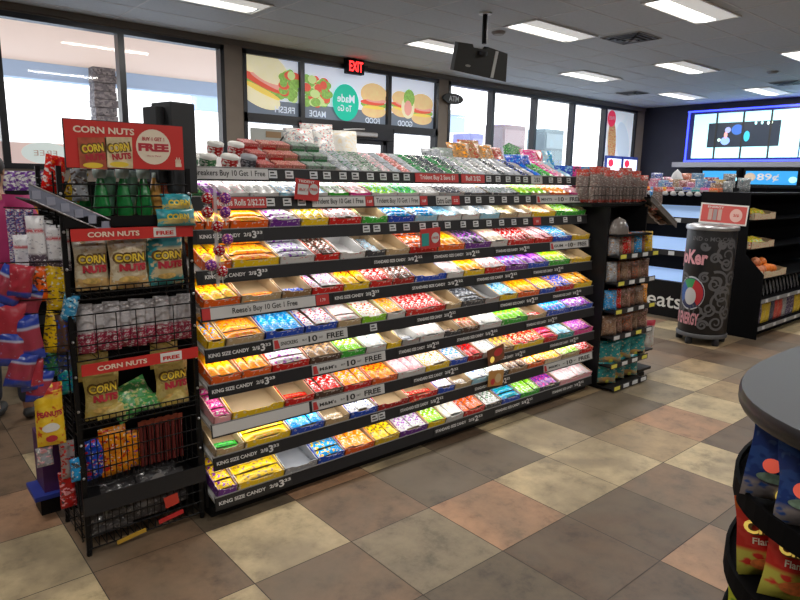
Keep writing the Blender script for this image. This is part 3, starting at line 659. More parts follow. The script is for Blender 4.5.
pk = pk+['se', 'kb', 'es', 'bB', 'Gg', 'ge', 'mW', 'Ml', 'lw', 'bg', 'lL']
while x < 2.95:
    w = .068; a, b = pk[min(k, len(pk)-1)]
    for j in range(2):
        o = barmesh(w*.95, .15, .02, C[a], C[b], C['W'] if k % 3 == 0 else None).build('gum_pack')
        o.matrix_world = onTop(x+w/2, .004+.135*j, .004+.022*j) @ Matrix.Rotation(R(7), 4, 'X')
        tag(o, '%s flat gum pack, %s row on the gondola top, %s from the left' % (NAME[a], ('front', 'rear')[j], ORD[k]), 'gum', 'flat gum packs on the gondola top')
    x += w+.003; k += 1
# bags and boxes heaped behind, on the level top
MB_top = gm(); MB_top.box(GX0, GX1, .58, 1.1, 1.60, 1.615, BLK); MB_top.build('top_cap', G)
MB_ = gm(); MB_.box(GX0+.3, GX1-.3, .7, .9, 1.3, 1.6, BLK); MB_.build('top_support', G)
def bagmesh(w, h, t, mt, seed=0, film=None, crimp=.03):
    """standing pillow bag: width X, height Z, base z=0, thickness Y"""
    f = MB(); nu, nv = 10, 14; rr = random.Random(seed); ph = [rr.uniform(0, 6) for _ in range(6)]
    def th(u, v):
        e = max(0, 1-abs(2*v-1)**3.2)**.6
        q = max(0, 1-abs(u)**2.6)**.75
        return t/2*e*q*(1+.16*math.sin(5*u+ph[0]+3*v)+.1*math.sin(11*v+ph[1]-4*u))
    def outl(u, v): return w/2*u*(1-.06*math.sin(PI*v)**2+.02*math.sin(9*v+ph[2])), h*v
    P = []; F = []
    for side in (-1, 1):
        for j in range(nv+1):
            for i in range(nu+1):
                u = -1+2*i/nu; v = j/nv; x, z = outl(u, v)
                P.append((x, side*th(u, v), z))
    n = (nu+1)*(nv+1)
    for s_ in (0, 1):
        for j in range(nv):
            for i in range(nu):
                a = s_*n+j*(nu+1)+i; q = (a, a+1, a+nu+2, a+nu+1); F.append(q if s_ == 0 else q[::-1])
    f.add(P, F, mt, True)
    f.th = lambda x, z: th(max(-1, min(1, x/(w/2))), max(0, min(1, z/h)))
    f.w = w; f.h = h
    return f
def logo(f, parent, lines, name='logo'):
    """lines: (text, cx, cz, w, h, mat, bold) or ('disc', cx, cz, rx, rz, mat, 0)"""
    g_ = MB()
    for k, (t, cx, cz, w, h, mt, bo) in enumerate(lines):
        off = .003+.0012*k
        if t == 'disc':
            nn = 20; P = [(cx, -f.th(cx, cz)-off, cz)]; F = []
            for q in (.5, 1):
                for i in range(nn):
                    x = cx+w*q*math.cos(2*PI*i/nn); z = cz+h*q*math.sin(2*PI*i/nn); P.append((x, -f.th(x, z)-off, z))
            for i in range(nn): F += [(0, 1+i, 1+(i+1) % nn), (1+i, 1+nn+i, 1+nn+(i+1) % nn, 1+(i+1) % nn)]
            g_.add(P, F, mt, True)
        else:
            g_.M = Matrix.Translation((cx, 0, cz)) @ Matrix.Rotation(PI/2, 4, 'X')
            g_.text(t, w, h, mt, Matrix(), bo, fn=lambda x, y: f.th(cx+x, cz+y)+off)
            g_.M = Matrix()
    return g_.build(name, parent)
def bag(name, label, cat, loc, rz, w, h, t, mt, seed=0, lines=None, group=None, tilt=0, roll=0, hang=False):
    f = bagmesh(w, h, t, mt, seed)
    M = Matrix.Translation(loc) @ Matrix.Rotation(rz, 4, 'Z') @ Matrix.Rotation(tilt, 4, 'X') @ Matrix.Rotation(roll, 4, 'Y')
    if lines:
        e = empty(name); e.matrix_world = M; f.build('bag_body', e); logo(f, e, lines)
    else:
        e = f.build(name); e.matrix_world = M
    return tag(e, label, cat, group)
def bm_(c1, c2, c3=None, sc=16, thr=.56, zone=None, rough=.28): return printed(C[c1] if isinstance(c1, str) else c1, C[c2] if isinstance(c2, str) else c2, (C[c3] if isinstance(c3, str) else c3) if c3 else None, sc*1.7, thr+.02, rough, bump=.5, zone=zone)
TZ = 1.616
topbags = [(.93, .66, 'W', 's', 'r', .18, .21, 'white bag with grey print'), (1.07, .68, 'W', 's', 'r', .20, .25, 'white bag with red mark'), (1.25, .70, 'W', 'u', None, .2, .22, 'plain cream bag'),
 (1.80, .68, 's', 'E', 'k', .16, .09, 'silver crinkled bag'), (1.93, .70, 'E', 's', 'G', .16, .10, 'silver green bag'), (2.06, .68, 'T', 'O', 'n', .17, .13, 'brown orange candy bag'), (2.19, .70, 'T', 'R', 'u', .17, .15, 'brown red candy bag'), (2.32, .68, 'T', 'O', 'W', .17, .13, 'brown gold candy bag'), (2.45, .7, 'R', 'T', 'W', .17, .12, 'dark red candy bag')]
topbags = topbags[:3]+[(x+.12, y-.05, a, b, c, w*1.05, h*1.45, nm) for x, y, a, b, c, w, h, nm in topbags[3:]]
for i, (x, y, a, b, c, w, h, nm) in enumerate(topbags):
    bag('snack_bag', '%s leaning on the gondola top, %s from left' % (nm, ORD[i]), 'snack bag', (x, y, TZ), R(rnd.uniform(-20, 0)), w, h, .07, bm_(a, b, c), i, tilt=R(-25))
o = cartonmesh(.24, .14, .07, 'k', 'R', None).build('dark_carton'); o.matrix_world = Matrix.Translation((1.60, .62, TZ)); tag(o, 'dark low carton on gondola top behind the navy gum packs', 'carton')
o = cartonmesh(.34, .06, .19, 'G', 'g', 'W').build('green_carton'); o.matrix_world = Matrix.Translation((2.84, .60, TZ-.01)) @ Matrix.Rotation(R(14), 4, 'Y') @ Matrix.Rotation(R(-25), 4, 'X'); tag(o, 'large green carton leaning on the gondola top', 'carton')
for i, (x, a, b, nm) in enumerate([(2.56, 'b', 'B', 'blue'), (2.64, 'b', 'k', 'navy blue'), (2.86, 'm', 'W', 'pink'), (2.93, 'R', 'm', 'crimson'), (3.0, 'l', 'w', 'pale blue'), (3.05, 'B', 'g', 'blue green')]):
    bag('candy_bag', '%s candy bag on gondola top at the far end' % nm, 'candy bag', (x, .47 if i < 2 else .56, 1.63), R(-15), .15, .16 if i > 1 else .1, .06, bm_(a, b, 'W'), 40+i, tilt=R(-30))
for i, (x, a, b, nm) in enumerate([(2.99, 'b', 'l', 'blue and pale blue'), (3.09, 'm', 'k', 'dark pink'), (3.2, 'B', 's', 'blue silver'), (3.3, 'R', 's', 'crimson silver')]):
    bag('candy_bag', '%s candy bag at the rear of the end rack basket' % nm, 'candy bag', (x, .38, 1.392), R(-40), .14, .26, .06, bm_(a, b, None), 60+i)
# hanging red cards
def card(name, label, x, y, z, w, h, mt, lines, tilt=0, rot=0):
    e = tag(empty(name, (x, y, z), (tilt, 0, 0)), label, 'sign')
    f = MB(); f.M = Matrix.Rotation(rot, 4, 'Y'); f.box(-w/2, w/2, -.002, .002, -h/2, h/2, mt); f.build('card', e)
    f = MB(); f.M = Matrix.Rotation(rot, 4, 'Y')
    for k, (t, cx, cz, ww, hh, m_) in enumerate(lines):
        M = face((cx, -.003-.001*k, cz))
        if t == 'disc': f.disc(ww, hh, m_, M)
        elif t == 'box': f.poly([(-ww/2, -hh/2), (ww/2, -hh/2), (ww/2, hh/2), (-ww/2, hh/2)], m_, M)
        else: f.text(t, ww, hh, m_, M, .02)
    f.build('card_print', e)
    return e
card('shelf_card', 'red promotional card hanging over the second shelf near the left', .66, .19, 1.475, .135, .10, REDS, [('box', -.025, .0, .06, .05, STRIPW), ('disc', .035, .005, .026, .026, STRIPW), ('TRIDENT', -.01, .038, .09, .012, PAPER), ('FREE', .035, .005, .04, .012, REDS), ('BUY 1', -.025, 0, .045, .012, REDS)], rot=R(5))
card('shelf_card', 'teal and red promotional card on the fourth shelf middle', 1.40, .10, 1.215, .15, .11, REDS, [('box', -.04, -.005, .055, .07, mat('card_teal', (.03, .3, .28), .5)), ('disc', .035, 0, .03, .03, STRIPW), ('FREE', .035, 0, .045, .014, REDS)], rot=R(-3))
card('shelf_card', 'brown promotional card standing on the eighth shelf middle', 1.92, .03, .475, .15, .10, mat('card_brown', (.2, .07, .03), .5), [('disc', .02, .01, .04, .025, REDS), ('disc', -.04, -.02, .02, .02, CHS)], rot=R(-10))
card('shelf_card', 'orange brown promotional card standing on the ninth shelf middle', 1.93, .03, .32, .14, .10, mat('card_orange', (.5, .25, .07), .5), [('disc', .02, .0, .03, .03, mat('card_tan', (.6, .45, .25), .5)), ('disc', -.03, -.02, .02, .02, REDS)], rot=R(6))
# lollipops on a clip strip at the near end
cs = tag(MB().box(.10, .115, .01, .013, 1.08, 1.49, CLEAR).box(.104, .111, .01, .285, 1.486, 1.49, CLEAR).build('clip_strip'), 'narrow clear clip strip hanging down the left end of the gondola', 'clip strip')
lm = [printed(C['R'], C['W'], C['p'], 60, .57, .2), printed(C['p'], C['M'], C['r'], 60, .57, .2)]
for i, (x, z) in enumerate([(.069, 1.445), (.146, 1.445), (.067, 1.389), (.144, 1.388), (.107, 1.331), (.15, 1.276), (.112, 1.232), (.075, 1.173), (.122, 1.145)]):
    e = tag(empty('lollipop', (x, .0, z)), '%s round wrapped lollipop, %s down the clip strip' % (('red', 'purple')[i % 2], ORD[i]), 'lollipop', 'lollipops on the clip strip')
    MB().sphere((0, 0, 0), .024, lm[i % 2], 14, 8).build('candy_ball', e)
    MB().bar((0, 0, -.022), (.004, .002, -.055), .002, PAPER).build('stick', e)
    f = MB(); f.add([(-.018, 0, -.028), (0, 0, -.022), (.018, 0, -.028), (.012, .004, -.036), (-.012, -.004, -.036)], [(0, 1, 2, 3, 4)], CLEAR); f.build('wrapper_frill', e)
# ------------------------------------------------------------------ corn nuts wire rack at the near end
RX0, RX1, RY0, RY1 = -.435, .045, .13, .47
WR = e = tag(empty('wire_rack', ((RX0+RX1)/2, RY0, 0)), 'black wire basket rack with corn snack bags at the gondola end', 'wire rack')
WO = Matrix.Translation((-(RX0+RX1)/2, -RY0, 0))
def wm(): f = MB(); f.M = WO.copy(); return f
for x, y, z1 in ((RX0, RY0, 1.56), (RX1, RY0, 1.56), (RX0, RY1, 1.56), (RX1, RY1, 1.56)):
    f = wm(); f.box(x-.009, x+.009, y-.006, y+.006, .01, z1, WIRE)
    for k in range(10): f.sphere((x, y-.008, .2+k*.14), .006, SILVER, 8, 4)
    f.build('post', e)
for x, y in ((RX0, RY0), (RX1, RY0), (RX0, RY1), (RX1, RY1)): f = wm(); f.bar((x, y, 0), (x, y, .015), .011, WIRE); f.build('foot', e)
f = wm()
for k in range(58):
    z = .06+k*.0255
    f.bar((RX0-.012, RY0+.02, z), (RX0-.012, RY1, z), .0018, WIRE, 4)
for y in (RY0+.03, RY0+.14, RY0+.25): f.bar((RX0-.014, y, .05), (RX0-.014, y, 1.54), .003, WIRE, 4)
f.build('side_grid', e)
f = wm(); f.box(RX0+.01, RX1-.01, RY1-.004, RY1, .05, 1.5, BLK); f.build('back_panel', e)
def basket(z, fh, tilt=0, nwx=14, frontgap=0, lip=True):
    f = wm(); r = .0022
    for k in range(nwx+1):
        x = RX0+.012+(RX1-RX0-.024)*k/nwx
        f.path([(x, RY0-.004, z+fh), (x, RY0-.004, z+.0), (x, RY1-.02, z+.0)], r, WIRE, 4)
    for q in (0, .5, 1) if fh < .07 else (0, .33, .66, 1): f.bar((RX0, RY0-.006, z+fh*q), (RX1, RY0-.006, z+fh*q), .0032, WIRE, 5)
    for q in (.1, .2, .3): f.bar((RX0, RY0+q, z), (RX1, RY0+q, z), .003, WIRE, 4)
    for x in (RX0+.004, RX1-.004):
        f.bar((x, RY0, z+fh), (x, RY1, z+fh), .003, WIRE, 4); f.bar((x, RY0, z+fh*.5), (x, RY1, z+fh*.5), .0025, WIRE, 4)
    f.build('wire_basket', e)
basket(1.365, .13, nwx=5); basket(1.06, .045); basket(.82, .18, nwx=6); basket(.545, .04, nwx=18); basket(.30, .2, nwx=20); basket(.03, .16, nwx=16)
f = wm(); f.box(RX0-.01, RX1+.01, RY0-.02, RY0+.3, .185, .195, CHAR); f.box(RX0-.012, RX1+.012, RY0-.026, RY0-.02, .185, .262, CHAR); f.build('solid_shelf', e)
f = wm(); f.box(RX0, RX1, RY0-.01, RY0-.006, 1.335, 1.375, BLK); f.build('top_rail', e)
CNY = mat('corn_yellow', (.85, .62, .05), .5); CNR = mat('corn_red', (.5, .03, .05), .5); CNK = mat('corn_dark', (.15, .08, .02), .5); CNB = mat('corn_bag', (.72, .6, .38), .5, var=.3, scale=25); TXC = mat('sign_cream', (.85, .74, .6), .5)
h = tag(empty('header_sign', (-.195, .11, 1.64)), 'large red CORN NUTS header sign on top of the wire rack', 'sign')
MB().box(-.22, .22, -.004, .004, -.088, .088, INK).box(-.217, .217, -.006, -.004, -.085, .085, RED).build('sign_panel', h)
f = MB(); f.text('CORN NUTS', .215, .024, TXC, face((-.08, -.008, .052)), .03); f.build('sign_title', h)
for x, dz, mt in ((-.128, -.028, mat('pic_red', (.45, .1, .05), .5, var=.3, scale=30)), (-.035, -.022, CNB)):
    f = MB(); f.prism([(-.045, -.06), (.05, -.062), (.052, .055), (-.047, .05)], 'y', -.001, .001, mt, Matrix.Translation((x, -.0085, dz)))
    f.text('CORN', .088, .038, CNK, face((x+.002, -.0105, dz+.014)) @ Matrix.Rotation(R(8), 4, 'Z'), .09); f.text('CORN', .075, .028, CNY, face((x+.002, -.0115, dz+.014)) @ Matrix.Rotation(R(8), 4, 'Z'), .04)
    f.text('NUTS', .07, .024, CNR, face((x+.01, -.0115, dz-.018)) @ Matrix.Rotation(R(6), 4, 'Z'), .06); f.disc(.035, .01, CNY, face((x, -.010, dz-.048)))
    f.build('sign_picture', h)
f = MB(); f.disc(.067, .067, TXC, face((.098, -.008, .0))); f.text('FREE', .118, .03, CNR, face((.098, -.0095, -.002)), .06); f.text('BUY 1 GET 1', .085, .014, CNR, face((.098, -.0095, .03)), .03); f.text('Mix or Match', .055, .006, CNR, face((.098, -.0095, -.034)))
f.build('sign_circle', h)
f = MB(); [f.bar((.185+.004*k, -.008, -.07), (.183+.005*k, -.008, -.045+.008*(k % 2)), .002, TXC, 4) for k in range(5)]; f.box(.182, .206, -.0085, -.006, -.074, -.06, TXC); f.build('sign_emblem', h)
for zz, tl, nm in ((1.308, 0, 'upper'), (.787, 0, 'lower')):
    s = tag(empty('strip_sign', (-.185, .105, zz)), 'narrow red CORN NUTS FREE strip, %s of the two on the wire rack' % nm, 'sign')
    MB().box(-.232, .232, -.002, .002, -.023, .023, RED).build('sign_panel', s)
    f = MB(); f.text('CORN NUTS', .19, .02, TXC, face((-.08, -.0035, 0)), .03); f.build('sign_title', s)
    f = MB(); f.box(.07, .16, -.0035, -.002, -.019, .019, PAPER); f.text('FREE', .07, .016, RED, face((.115, -.0045, -.003)), .04); f.build('sign_tag', s)
# black cartons on top of the rack
e = tag(empty('speaker_box', (.04, .16, 1.48)), 'tall black box standing at the rack top beside the header sign', 'box')
f = MB(); f.M = Matrix.Rotation(R(12), 4, 'Z'); f.box(-.045, .07, -.0, .14, -.02, .345, mat('box_black', (.022, .024, .028), .6), bev=.004); f.build('box_body', e)
f = MB(); f.M = Matrix.Rotation(R(12), 4, 'Z'); f.box(-.085, -.046, .04, .14, .02, .325, mat('box_black2', (.012, .013, .016), .6), bev=.004); f.build('side_flap', e)
# corn snack bags
def cornlines(w, h, col=CNY):
    return [('CORN', 0, h*.62, w*.86, h*.22, CNK, .12), ('CORN', 0, h*.62, w*.76, h*.155, CNY, .03), ('NUTS', w*.06, h*.43, w*.70, h*.15, CNR, .08), ('disc', -w*.05, h*.2, w*.26, h*.06, mat('corn_heap', (.75, .5, .15), .5, var=.3, scale=60), 0)]
bb = bm_((.62, .52, .36), (.75, .68, .52), (.5, .36, .2), 12, zone=((2, .82, 1.1, (.6, .56, .5)), (2, -.1, .25, (.7, .45, .18))))
bt = bm_((.60, .5, .28), (.68, .58, .36), None, 12, zone=((2, .78, 1.1, (.03, .28, .33)), (2, -.1, .18, (.05, .38, .42)), (0, -.1, .22, (.03, .3, .36))))
bteal = bm_((.03, .28, .33), (.04, .34, .4), None, 14, zone=((2, .12, .42, (.55, .45, .16)),))
byel = bm_((.55, .42, .12), (.62, .5, .2), (.45, .33, .1), 12, zone=((2, .85, 1.1, (.3, .26, .07)), (2, -.1, .22, (.62, .45, .1))))
bgrn = bm_((.05, .28, .07), (.45, .5, .15), (.5, .45, .3), 14)
BG = 'corn snack bags in the wire rack'
bag('corn_snack_bag', 'grey beige CORN NUTS bag, left one under the upper strip', 'snack bag', (-.335, .18, 1.085), R(-2), .125, .20, .05, bb, 1, cornlines(.125, .20), BG)
bag('corn_snack_bag', 'beige CORN NUTS bag, middle one under the upper strip', 'snack bag', (-.20, .165, 1.082), R(0), .15, .205, .06, bb, 2, cornlines(.15, .205), BG)
bag('corn_snack_bag', 'teal topped CORN NUTS bag, right one under the upper strip', 'snack bag', (-.048, .17, 1.082), R(2), .15, .205, .06, bt, 3, cornlines(.15, .205), BG)
bag('corn_snack_bag', 'teal corn snack bag leaning behind the teal topped one', 'snack bag', (-.10, .24, 1.085), R(2), .15, .215, .05, bteal, 4, None, BG)
for i, (x, y, z, ty) in enumerate([(-.005, .16, 1.40, 0), (-.02, .145, 1.335, 0)]):
    bag('corn_snack_bag', 'teal corn snack bag above the upper strip, %s of two' % ('top', 'lower')[i], 'snack bag', (x, (.118, .098)[i], (1.385, 1.33)[i]), 0, .13+.03*i, (.075, .07)[i], .05, bteal, 5+i, [('CORN', 0, .035, .09, .024, CNY, .05)], BG, tilt=R(-12))
bag('corn_snack_bag', 'yellow CORN NUTS bag, left one under the lower strip', 'snack bag', (-.33, .18, .555), R(-2), .135, .215, .05, byel, 8, cornlines(.135, .215), BG)
bag('corn_snack_bag', 'yellow CORN NUTS bag, right one under the lower strip', 'snack bag', (-.045, .18, .555), R(2), .145, .215, .05, byel, 9, cornlines(.145, .215), BG)
bag('corn_snack_bag', 'olive corn snack bag peeking above the lower strip at left', 'snack bag', (-.34, .25, .70), 0, .13, .19, .04, byel, 10, [('NUTS', 0, .145, .09, .02, CNK, .05)], BG)
bag('corn_snack_bag', 'olive corn snack bag peeking above the lower strip at right', 'snack bag', (-.045, .25, .70), 0, .13, .18, .04, byel, 11, [('NUTS', 0, .14, .09, .02, CNK, .05)], BG)
bag('corn_snack_bag', 'green and yellow corn snack bag slumped between the yellow ones', 'snack bag', (-.19, .16, .548), R(3), .19, .14, .05, bgrn, 12, None, BG, tilt=R(-30), roll=R(-18))
for i, (x, y, ro) in enumerate([(-.3, .15, 0), (-.16, .15, 6), (-.04, .15, -3)]):
    bag('corn_snack_bag', 'corn snack bag lying at the bottom of lower basket, %s from left' % ORD[i], 'snack bag', (x, y, .555), R(ro), .12, .07, .05, (byel, bgrn, byel)[i], 60+i, None, BG, tilt=R(-35))
# green bottles on the rack top
gb = mat('bottle_green', (.02, .25, .06), .15, trans=.2); gc = mat('bottle_cap_grey', (.35, .42, .40), .25); go = mat('bottle_amber', (.5, .25, .06), .2); gp = mat('bottle_pale', (.22, .42, .33), .15)
for i, x in enumerate((-.275, -.19, -.11, -.325)):
    b = tag(empty('green_bottle', (x, .2 if i < 3 else .28, 1.372)), 'green cone shaped bottle with grey cap on the rack top, %s' % ('left', 'middle', 'right', 'rear left')[i], 'bottle', 'green bottles on the rack top')
    MB().lathe([(.030, 0), (.034, .008), (.033, .03), (.022, .10), (.011, .15), (.010, .165)], gb, 16).build('bottle_body', b)
    MB().lathe([(.022, .145), (.026, .16), (.026, .182), (.0, .184)], gc, 16).build('bottle_cap', b)
for i, x in enumerate((-.235, -.15)):
    b = tag(empty('pale_bottle', (x, .255, 1.372)), 'pale green see-through bottle behind the green ones, %s' % ('left', 'right')[i], 'bottle', 'pale bottles on the rack top')
    MB().lathe([(.018, 0), (.026, .06), (.034, .14), (.034, .15)], gp, 16).build('bottle_body', b); MB().lathe([(.03, .15), (.03, .175), (0, .177)], gc, 16).build('bottle_cap', b)
for i, x in enumerate((-.055, -.015)):
    b = tag(empty('amber_bottle', (x, .22, 1.372)), 'amber bottle at the right of the rack top, %s' % ('left', 'right')[i], 'bottle', 'amber bottles on the rack top')
    MB().lathe([(.022, 0), (.024, .06), (.02, .12), (.012, .15)], (go, mat('bottle_red', (.4, .08, .04), .2))[i], 14).build('bottle_body', b); MB().lathe([(.013, .15), (.013, .17), (0, .171)], gc, 12).build('bottle_cap', b)
# white/pink bags
wp = bm_((.55, .53, .56), (.65, .62, .64), None, 30, zone=((2, -.1, .42, (.38, .03, .08)), (2, .85, 1.1, (.35, .33, .35))))
for i in range(9):
    x = -.375+.05*i
    bag('candy_pouch', 'white pouch with dark red base, %s from left in the middle basket' % ORD[i], 'candy pouch', (x, .175+.02*(i % 2), .835), R(-20), .062, .20-.01*(i % 2), .04, wp, 20+i, None, 'white and red pouches in the rack')
for i, (x, y, a, b, c, w, h, nm) in enumerate([(-.36, .18, 'b', 'r', 'W', .10, .17, 'blue and red'), (-.30, .165, 'O', 'r', 'W', .11, .21, 'orange and red'), (-.24, .19, 'O', 'r', 'b', .10, .17, 'gold and red')]):
    bag('snack_bag', '%s snack bag in the fourth basket of the wire rack' % nm, 'snack bag', (x, y, .305), 0, w, h, .05, bm_(a, b, c), 30+i, roll=R(-8+6*i))
for i in range(11):
    x = -.19+.017*i
    f = MB(); f.bar((0, 0, 0), (.0, 0, .18), .008, mat('jerky_red', (.16, .02, .02), .35), 8); f.box(-.01, .01, -.001, .001, .17, .2, mat('jerky_top', (.3, .06, .03), .4))
    o = f.build('meat_stick'); o.location = (x, .17+.01*(i % 2), .305); tag(o, 'dark red meat stick standing in the fourth basket, %s from left' % ORD[i], 'meat stick', 'meat sticks in the wire rack')
clr = printed((.09, .085, .09), (.2, .2, .2), (.3, .28, .28), 20, .6, .15, bump=.5)
for i, (x, z, tl, w) in enumerate([(-.33, .05, -60, .17), (-.2, .07, -50, .19), (-.08, .09, -55, .16), (-.28, .11, -65, .15), (-.12, .13, -65, .18)]):
    bag('jerky_bag', 'clear dark bag in the bottom basket, %s from the bottom up' % ORD[i], 'jerky bag', (x, .17, z), 0, w, .15, .05, clr, 70+i, [('disc', 0, .08, .03, .03, mat('jerky_lab', (.2, .18, .17), .4), 0)], tilt=R(tl+35))
for i, (x, z, w, h, c, nm) in enumerate([(-.095, .135, .06, .05, (.6, .05, .03), 'square red'), (-.10, .06, .11, .018, (.6, .03, .03), 'long red'), (-.27, .03, .12, .016, (.6, .35, .04), 'yellow')]):
    o = MB().box(-w/2, w/2, -.003, .003, -h/2, h/2, mat('lab%d' % i, c, .5)).build('label_card'); o.matrix_world = Matrix.Translation((x, .118, z)) @ Matrix.Rotation(R(-8), 4, 'Y'); tag(o, '%s label card in the front of the bottom basket' % nm, 'label card')
# ------------------------------------------------------------------ hanging candy on the peg side
tr = tag(empty('slanted_tray', (-.41, .14, 1.42)), 'clear fronted sloping tray with silver clips at the rack left', 'tray')
f = MB(); f.prism([(-.125, .02), (.14, -.115), (.14, -.06), (-.125, .075)], 'y', -.02, -.012, mat('tray_front', (.22, .24, .32), .25)); f.build('front_channel', tr)
f = MB(); f.prism([(-.12, .015), (.13, -.11), (.13, -.104), (-.12, .021)], 'y', -.012, .28, CHAR); f.build('tray_floor', tr)
for k in range(6):
    f = MB(); x = -.105+.045*k; z = .075-.51*(x+.125)-.026; f.box(x-.014, x+.014, -.024, -.02, z-.018, z+.012, mat('tag_pale', (.30, .32, .42), .4)); f.build('channel_tag', tr)
f = MB(); f.bar((-.125, -.02, .076), (.14, -.02, -.059), .003, SILVER); f.bar((-.125, -.02, .02), (.14, -.02, -.115), .003, SILVER); f.build('channel_edge', tr)
PGH = 'bags hanging left of the wire rack'
def hb(label, x, y, z0, w, h, t, m_, seed, rz=0, lines=None, roll=0):
    f = wm(); zt = z0+h*.97; f.bar((RX0-.014, y, zt+.004), (x-.02, y, zt+.012), .0022, WIRE, 5); f.build('peg_hook', WR)
    return bag('hanging_bag', label, 'candy bag', (x, y, z0), R(rz), w, h, t, m_, seed, lines, PGH, roll=R(roll))
bag('chip_bag', 'red chip bag standing in the sloping tray', 'chip bag', (-.44, .24, 1.46), R(-10), .075, .14, .04, bm_('r', 'W', 'o'), 80, roll=R(12))
bag('chip_bag', 'gold chip bag standing in the sloping tray', 'chip bag', (-.38, .22, 1.43), R(-10), .06, .12, .04, bm_('Y', 'n', 'W'), 81, roll=R(20))
bag('chip_bag', 'silver and brown chip bag in the sloping tray', 'chip bag', (-.35, .2, 1.43), R(0), .06, .12, .04, bm_('s', 'n', 'W'), 82)
wt = bm_((.78, .78, .82), (.4, .4, .48), (.85, .85, .88), 30, .62, zone=((2, .68, .74, (.6, .03, .05)), (2, -.1, .25, (.10, .07, .10))))
for i, (x, y) in enumerate([(-.52, .16), (-.485, .19), (-.46, .17), (-.43, .2), (-.555, .22)]):
    hb('white pouch with thin red band hanging under the tray, %s from left' % ['second', 'third', 'fourth', 'fifth', 'first'][i], x, y, 1.195-.01*i, .06, .185-.008*i, .035, wt, 90+i, -15)
ws = bm_((.1, .08, .3), (.7, .7, .75), (.6, .05, .08), 40, .5)
for i, (x, y) in enumerate([(-.55, .25), (-.525, .22), (-.575, .28)]):
    hb('narrow striped blue and red pack hanging by the pink shirt, %s from left' % ['second', 'third', 'first'][i], x, y, 1.2, .03, .2, .02, ws, 95+i)
br = bm_((.02, .05, .36), (.3, .35, .7), None, 16, .68, zone=((2, .25, .72, (.34, .04, .07)), (2, .72, .76, (.6, .6, .65)))); rd = bm_((.40, .03, .05), (.6, .3, .32), None, 16, .66, zone=((2, .0, .2, (.02, .05, .36)),))
for i, (x, y, z, m_, nm, w, h, ro) in enumerate([(-.60, .13, 1.09, rd, 'red', .08, .12, 12), (-.655, .15, 1.07, br, 'blue', .1, .14, 30), (-.60, .18, 1.0, br, 'blue and red', .12, .14, 20), (-.64, .15, .93, rd, 'red', .11, .14, 5), (-.575, .14, .85, br, 'blue', .1, .17, -5),
                                              (-.645, .14, .84, br, 'blue', .1, .13, 10), (-.63, .13, .76, br, 'blue', .09, .13, 15), (-.575, .15, .73, rd, 'dark red', .08, .12, 0), (-.56, .16, .68, br, 'blue', .09, .12, 8), (-.69, .16, .9, br, 'blue', .1, .2, 5)]):
    hb('%s candy bag in the bunch at the left edge, %s counting downward' % (nm, ORD[i]), x, y, z, w, h, .05, m_, 100+i, -5, None, ro)
hb('orange candy bag hanging left of the gold one', -.515, .18, 1.06, .05, .14, .04, bm_('o', 'n', 'W'), 120)
hb('gold candy bag with brown dots hanging beside the side grid', -.465, .17, 1.02, .075, .18, .04, bm_('Y', 'T', 'W', 18), 121, -10)
hb('bright blue candy bag in front of the gold one', -.445, .14, .98, .055, .11, .04, bm_((.02, .25, .5), 'l', 'W'), 122, -10, None, 14)
hb('gold and brown candy bag hanging below the first gold one', -.50, .17, .86, .07, .16, .04, bm_('Y', 'n', 'T', 18), 123, -10, None, 10)
hb('dark brown candy bag beside the lower gold one', -.46, .15, .86, .05, .15, .04, bm_('n', 'k', 'b', 18), 124, -10)
for i, (x, z, m_, nm) in enumerate([(-.50, .76, 'G', 'dark green'), (-.46, .76, 'k', 'dark blue'), (-.455, .68, 'c', 'teal')]):
    hb('%s candy bag in the shade above the yellow bag' % nm, x, .19, z, .06, .11, .04, bm_(m_, 'b', 's', 18), 125+i)
hb('big yellow and red candy bag hanging at the lower left', -.53, .15, .50, .10, .25, .05, bm_((.85, .55, .02), (.88, .62, .05), (.7, .1, .02), 9, .5, zone=((2, .8, 1.1, (.55, .03, .02)), (2, .78, .82, (.85, .6, .1)))), 130, -8, [('PEANUTS', 0, .135, .085, .022, CNR, .05), ('disc', 0, .08, .03, .018, PAPER, 0), ('disc', 0, .035, .02, .014, CNR, 0)])
hb('clear and red bag hanging under the yellow bag', -.47, .19, .33, .06, .16, .04, bm_((.35, .3, .3), 'R', 'r'), 131); hb('pale clear bag hanging under the yellow bag at left', -.55, .2, .4, .06, .08, .04, bm_('s', 'M', 'W'), 132)
hb('small blue bag low beside the side grid', -.452, .14, .33, .05, .1, .03, bm_('B', 'k', 'W'), 133); hb('dark red bag low beside the side grid', -.48, .2, .2, .06, .16, .03, bm_('R', 'M', 'k'), 134)
e = tag(empty('purple_display_stand', (-.485, .62, .0)), 'purple and blue cardboard stand on the floor behind the wire rack', 'stand')
f = MB(); f.box(-.015, .065, -.06, .1, .12, .38, mat('stand_purple', (.08, .02, .12), .5)); f.build('stand_body', e)
f = MB(); f.box(-.06, .06, -.09, .1, .10, .12, mat('stand_blue', (.02, .04, .3), .5)); f.build('stand_tray', e)
f = MB(); f.box(-.03, .05, -.03, .09, 0, .10, BLK); f.build('stand_base', e)
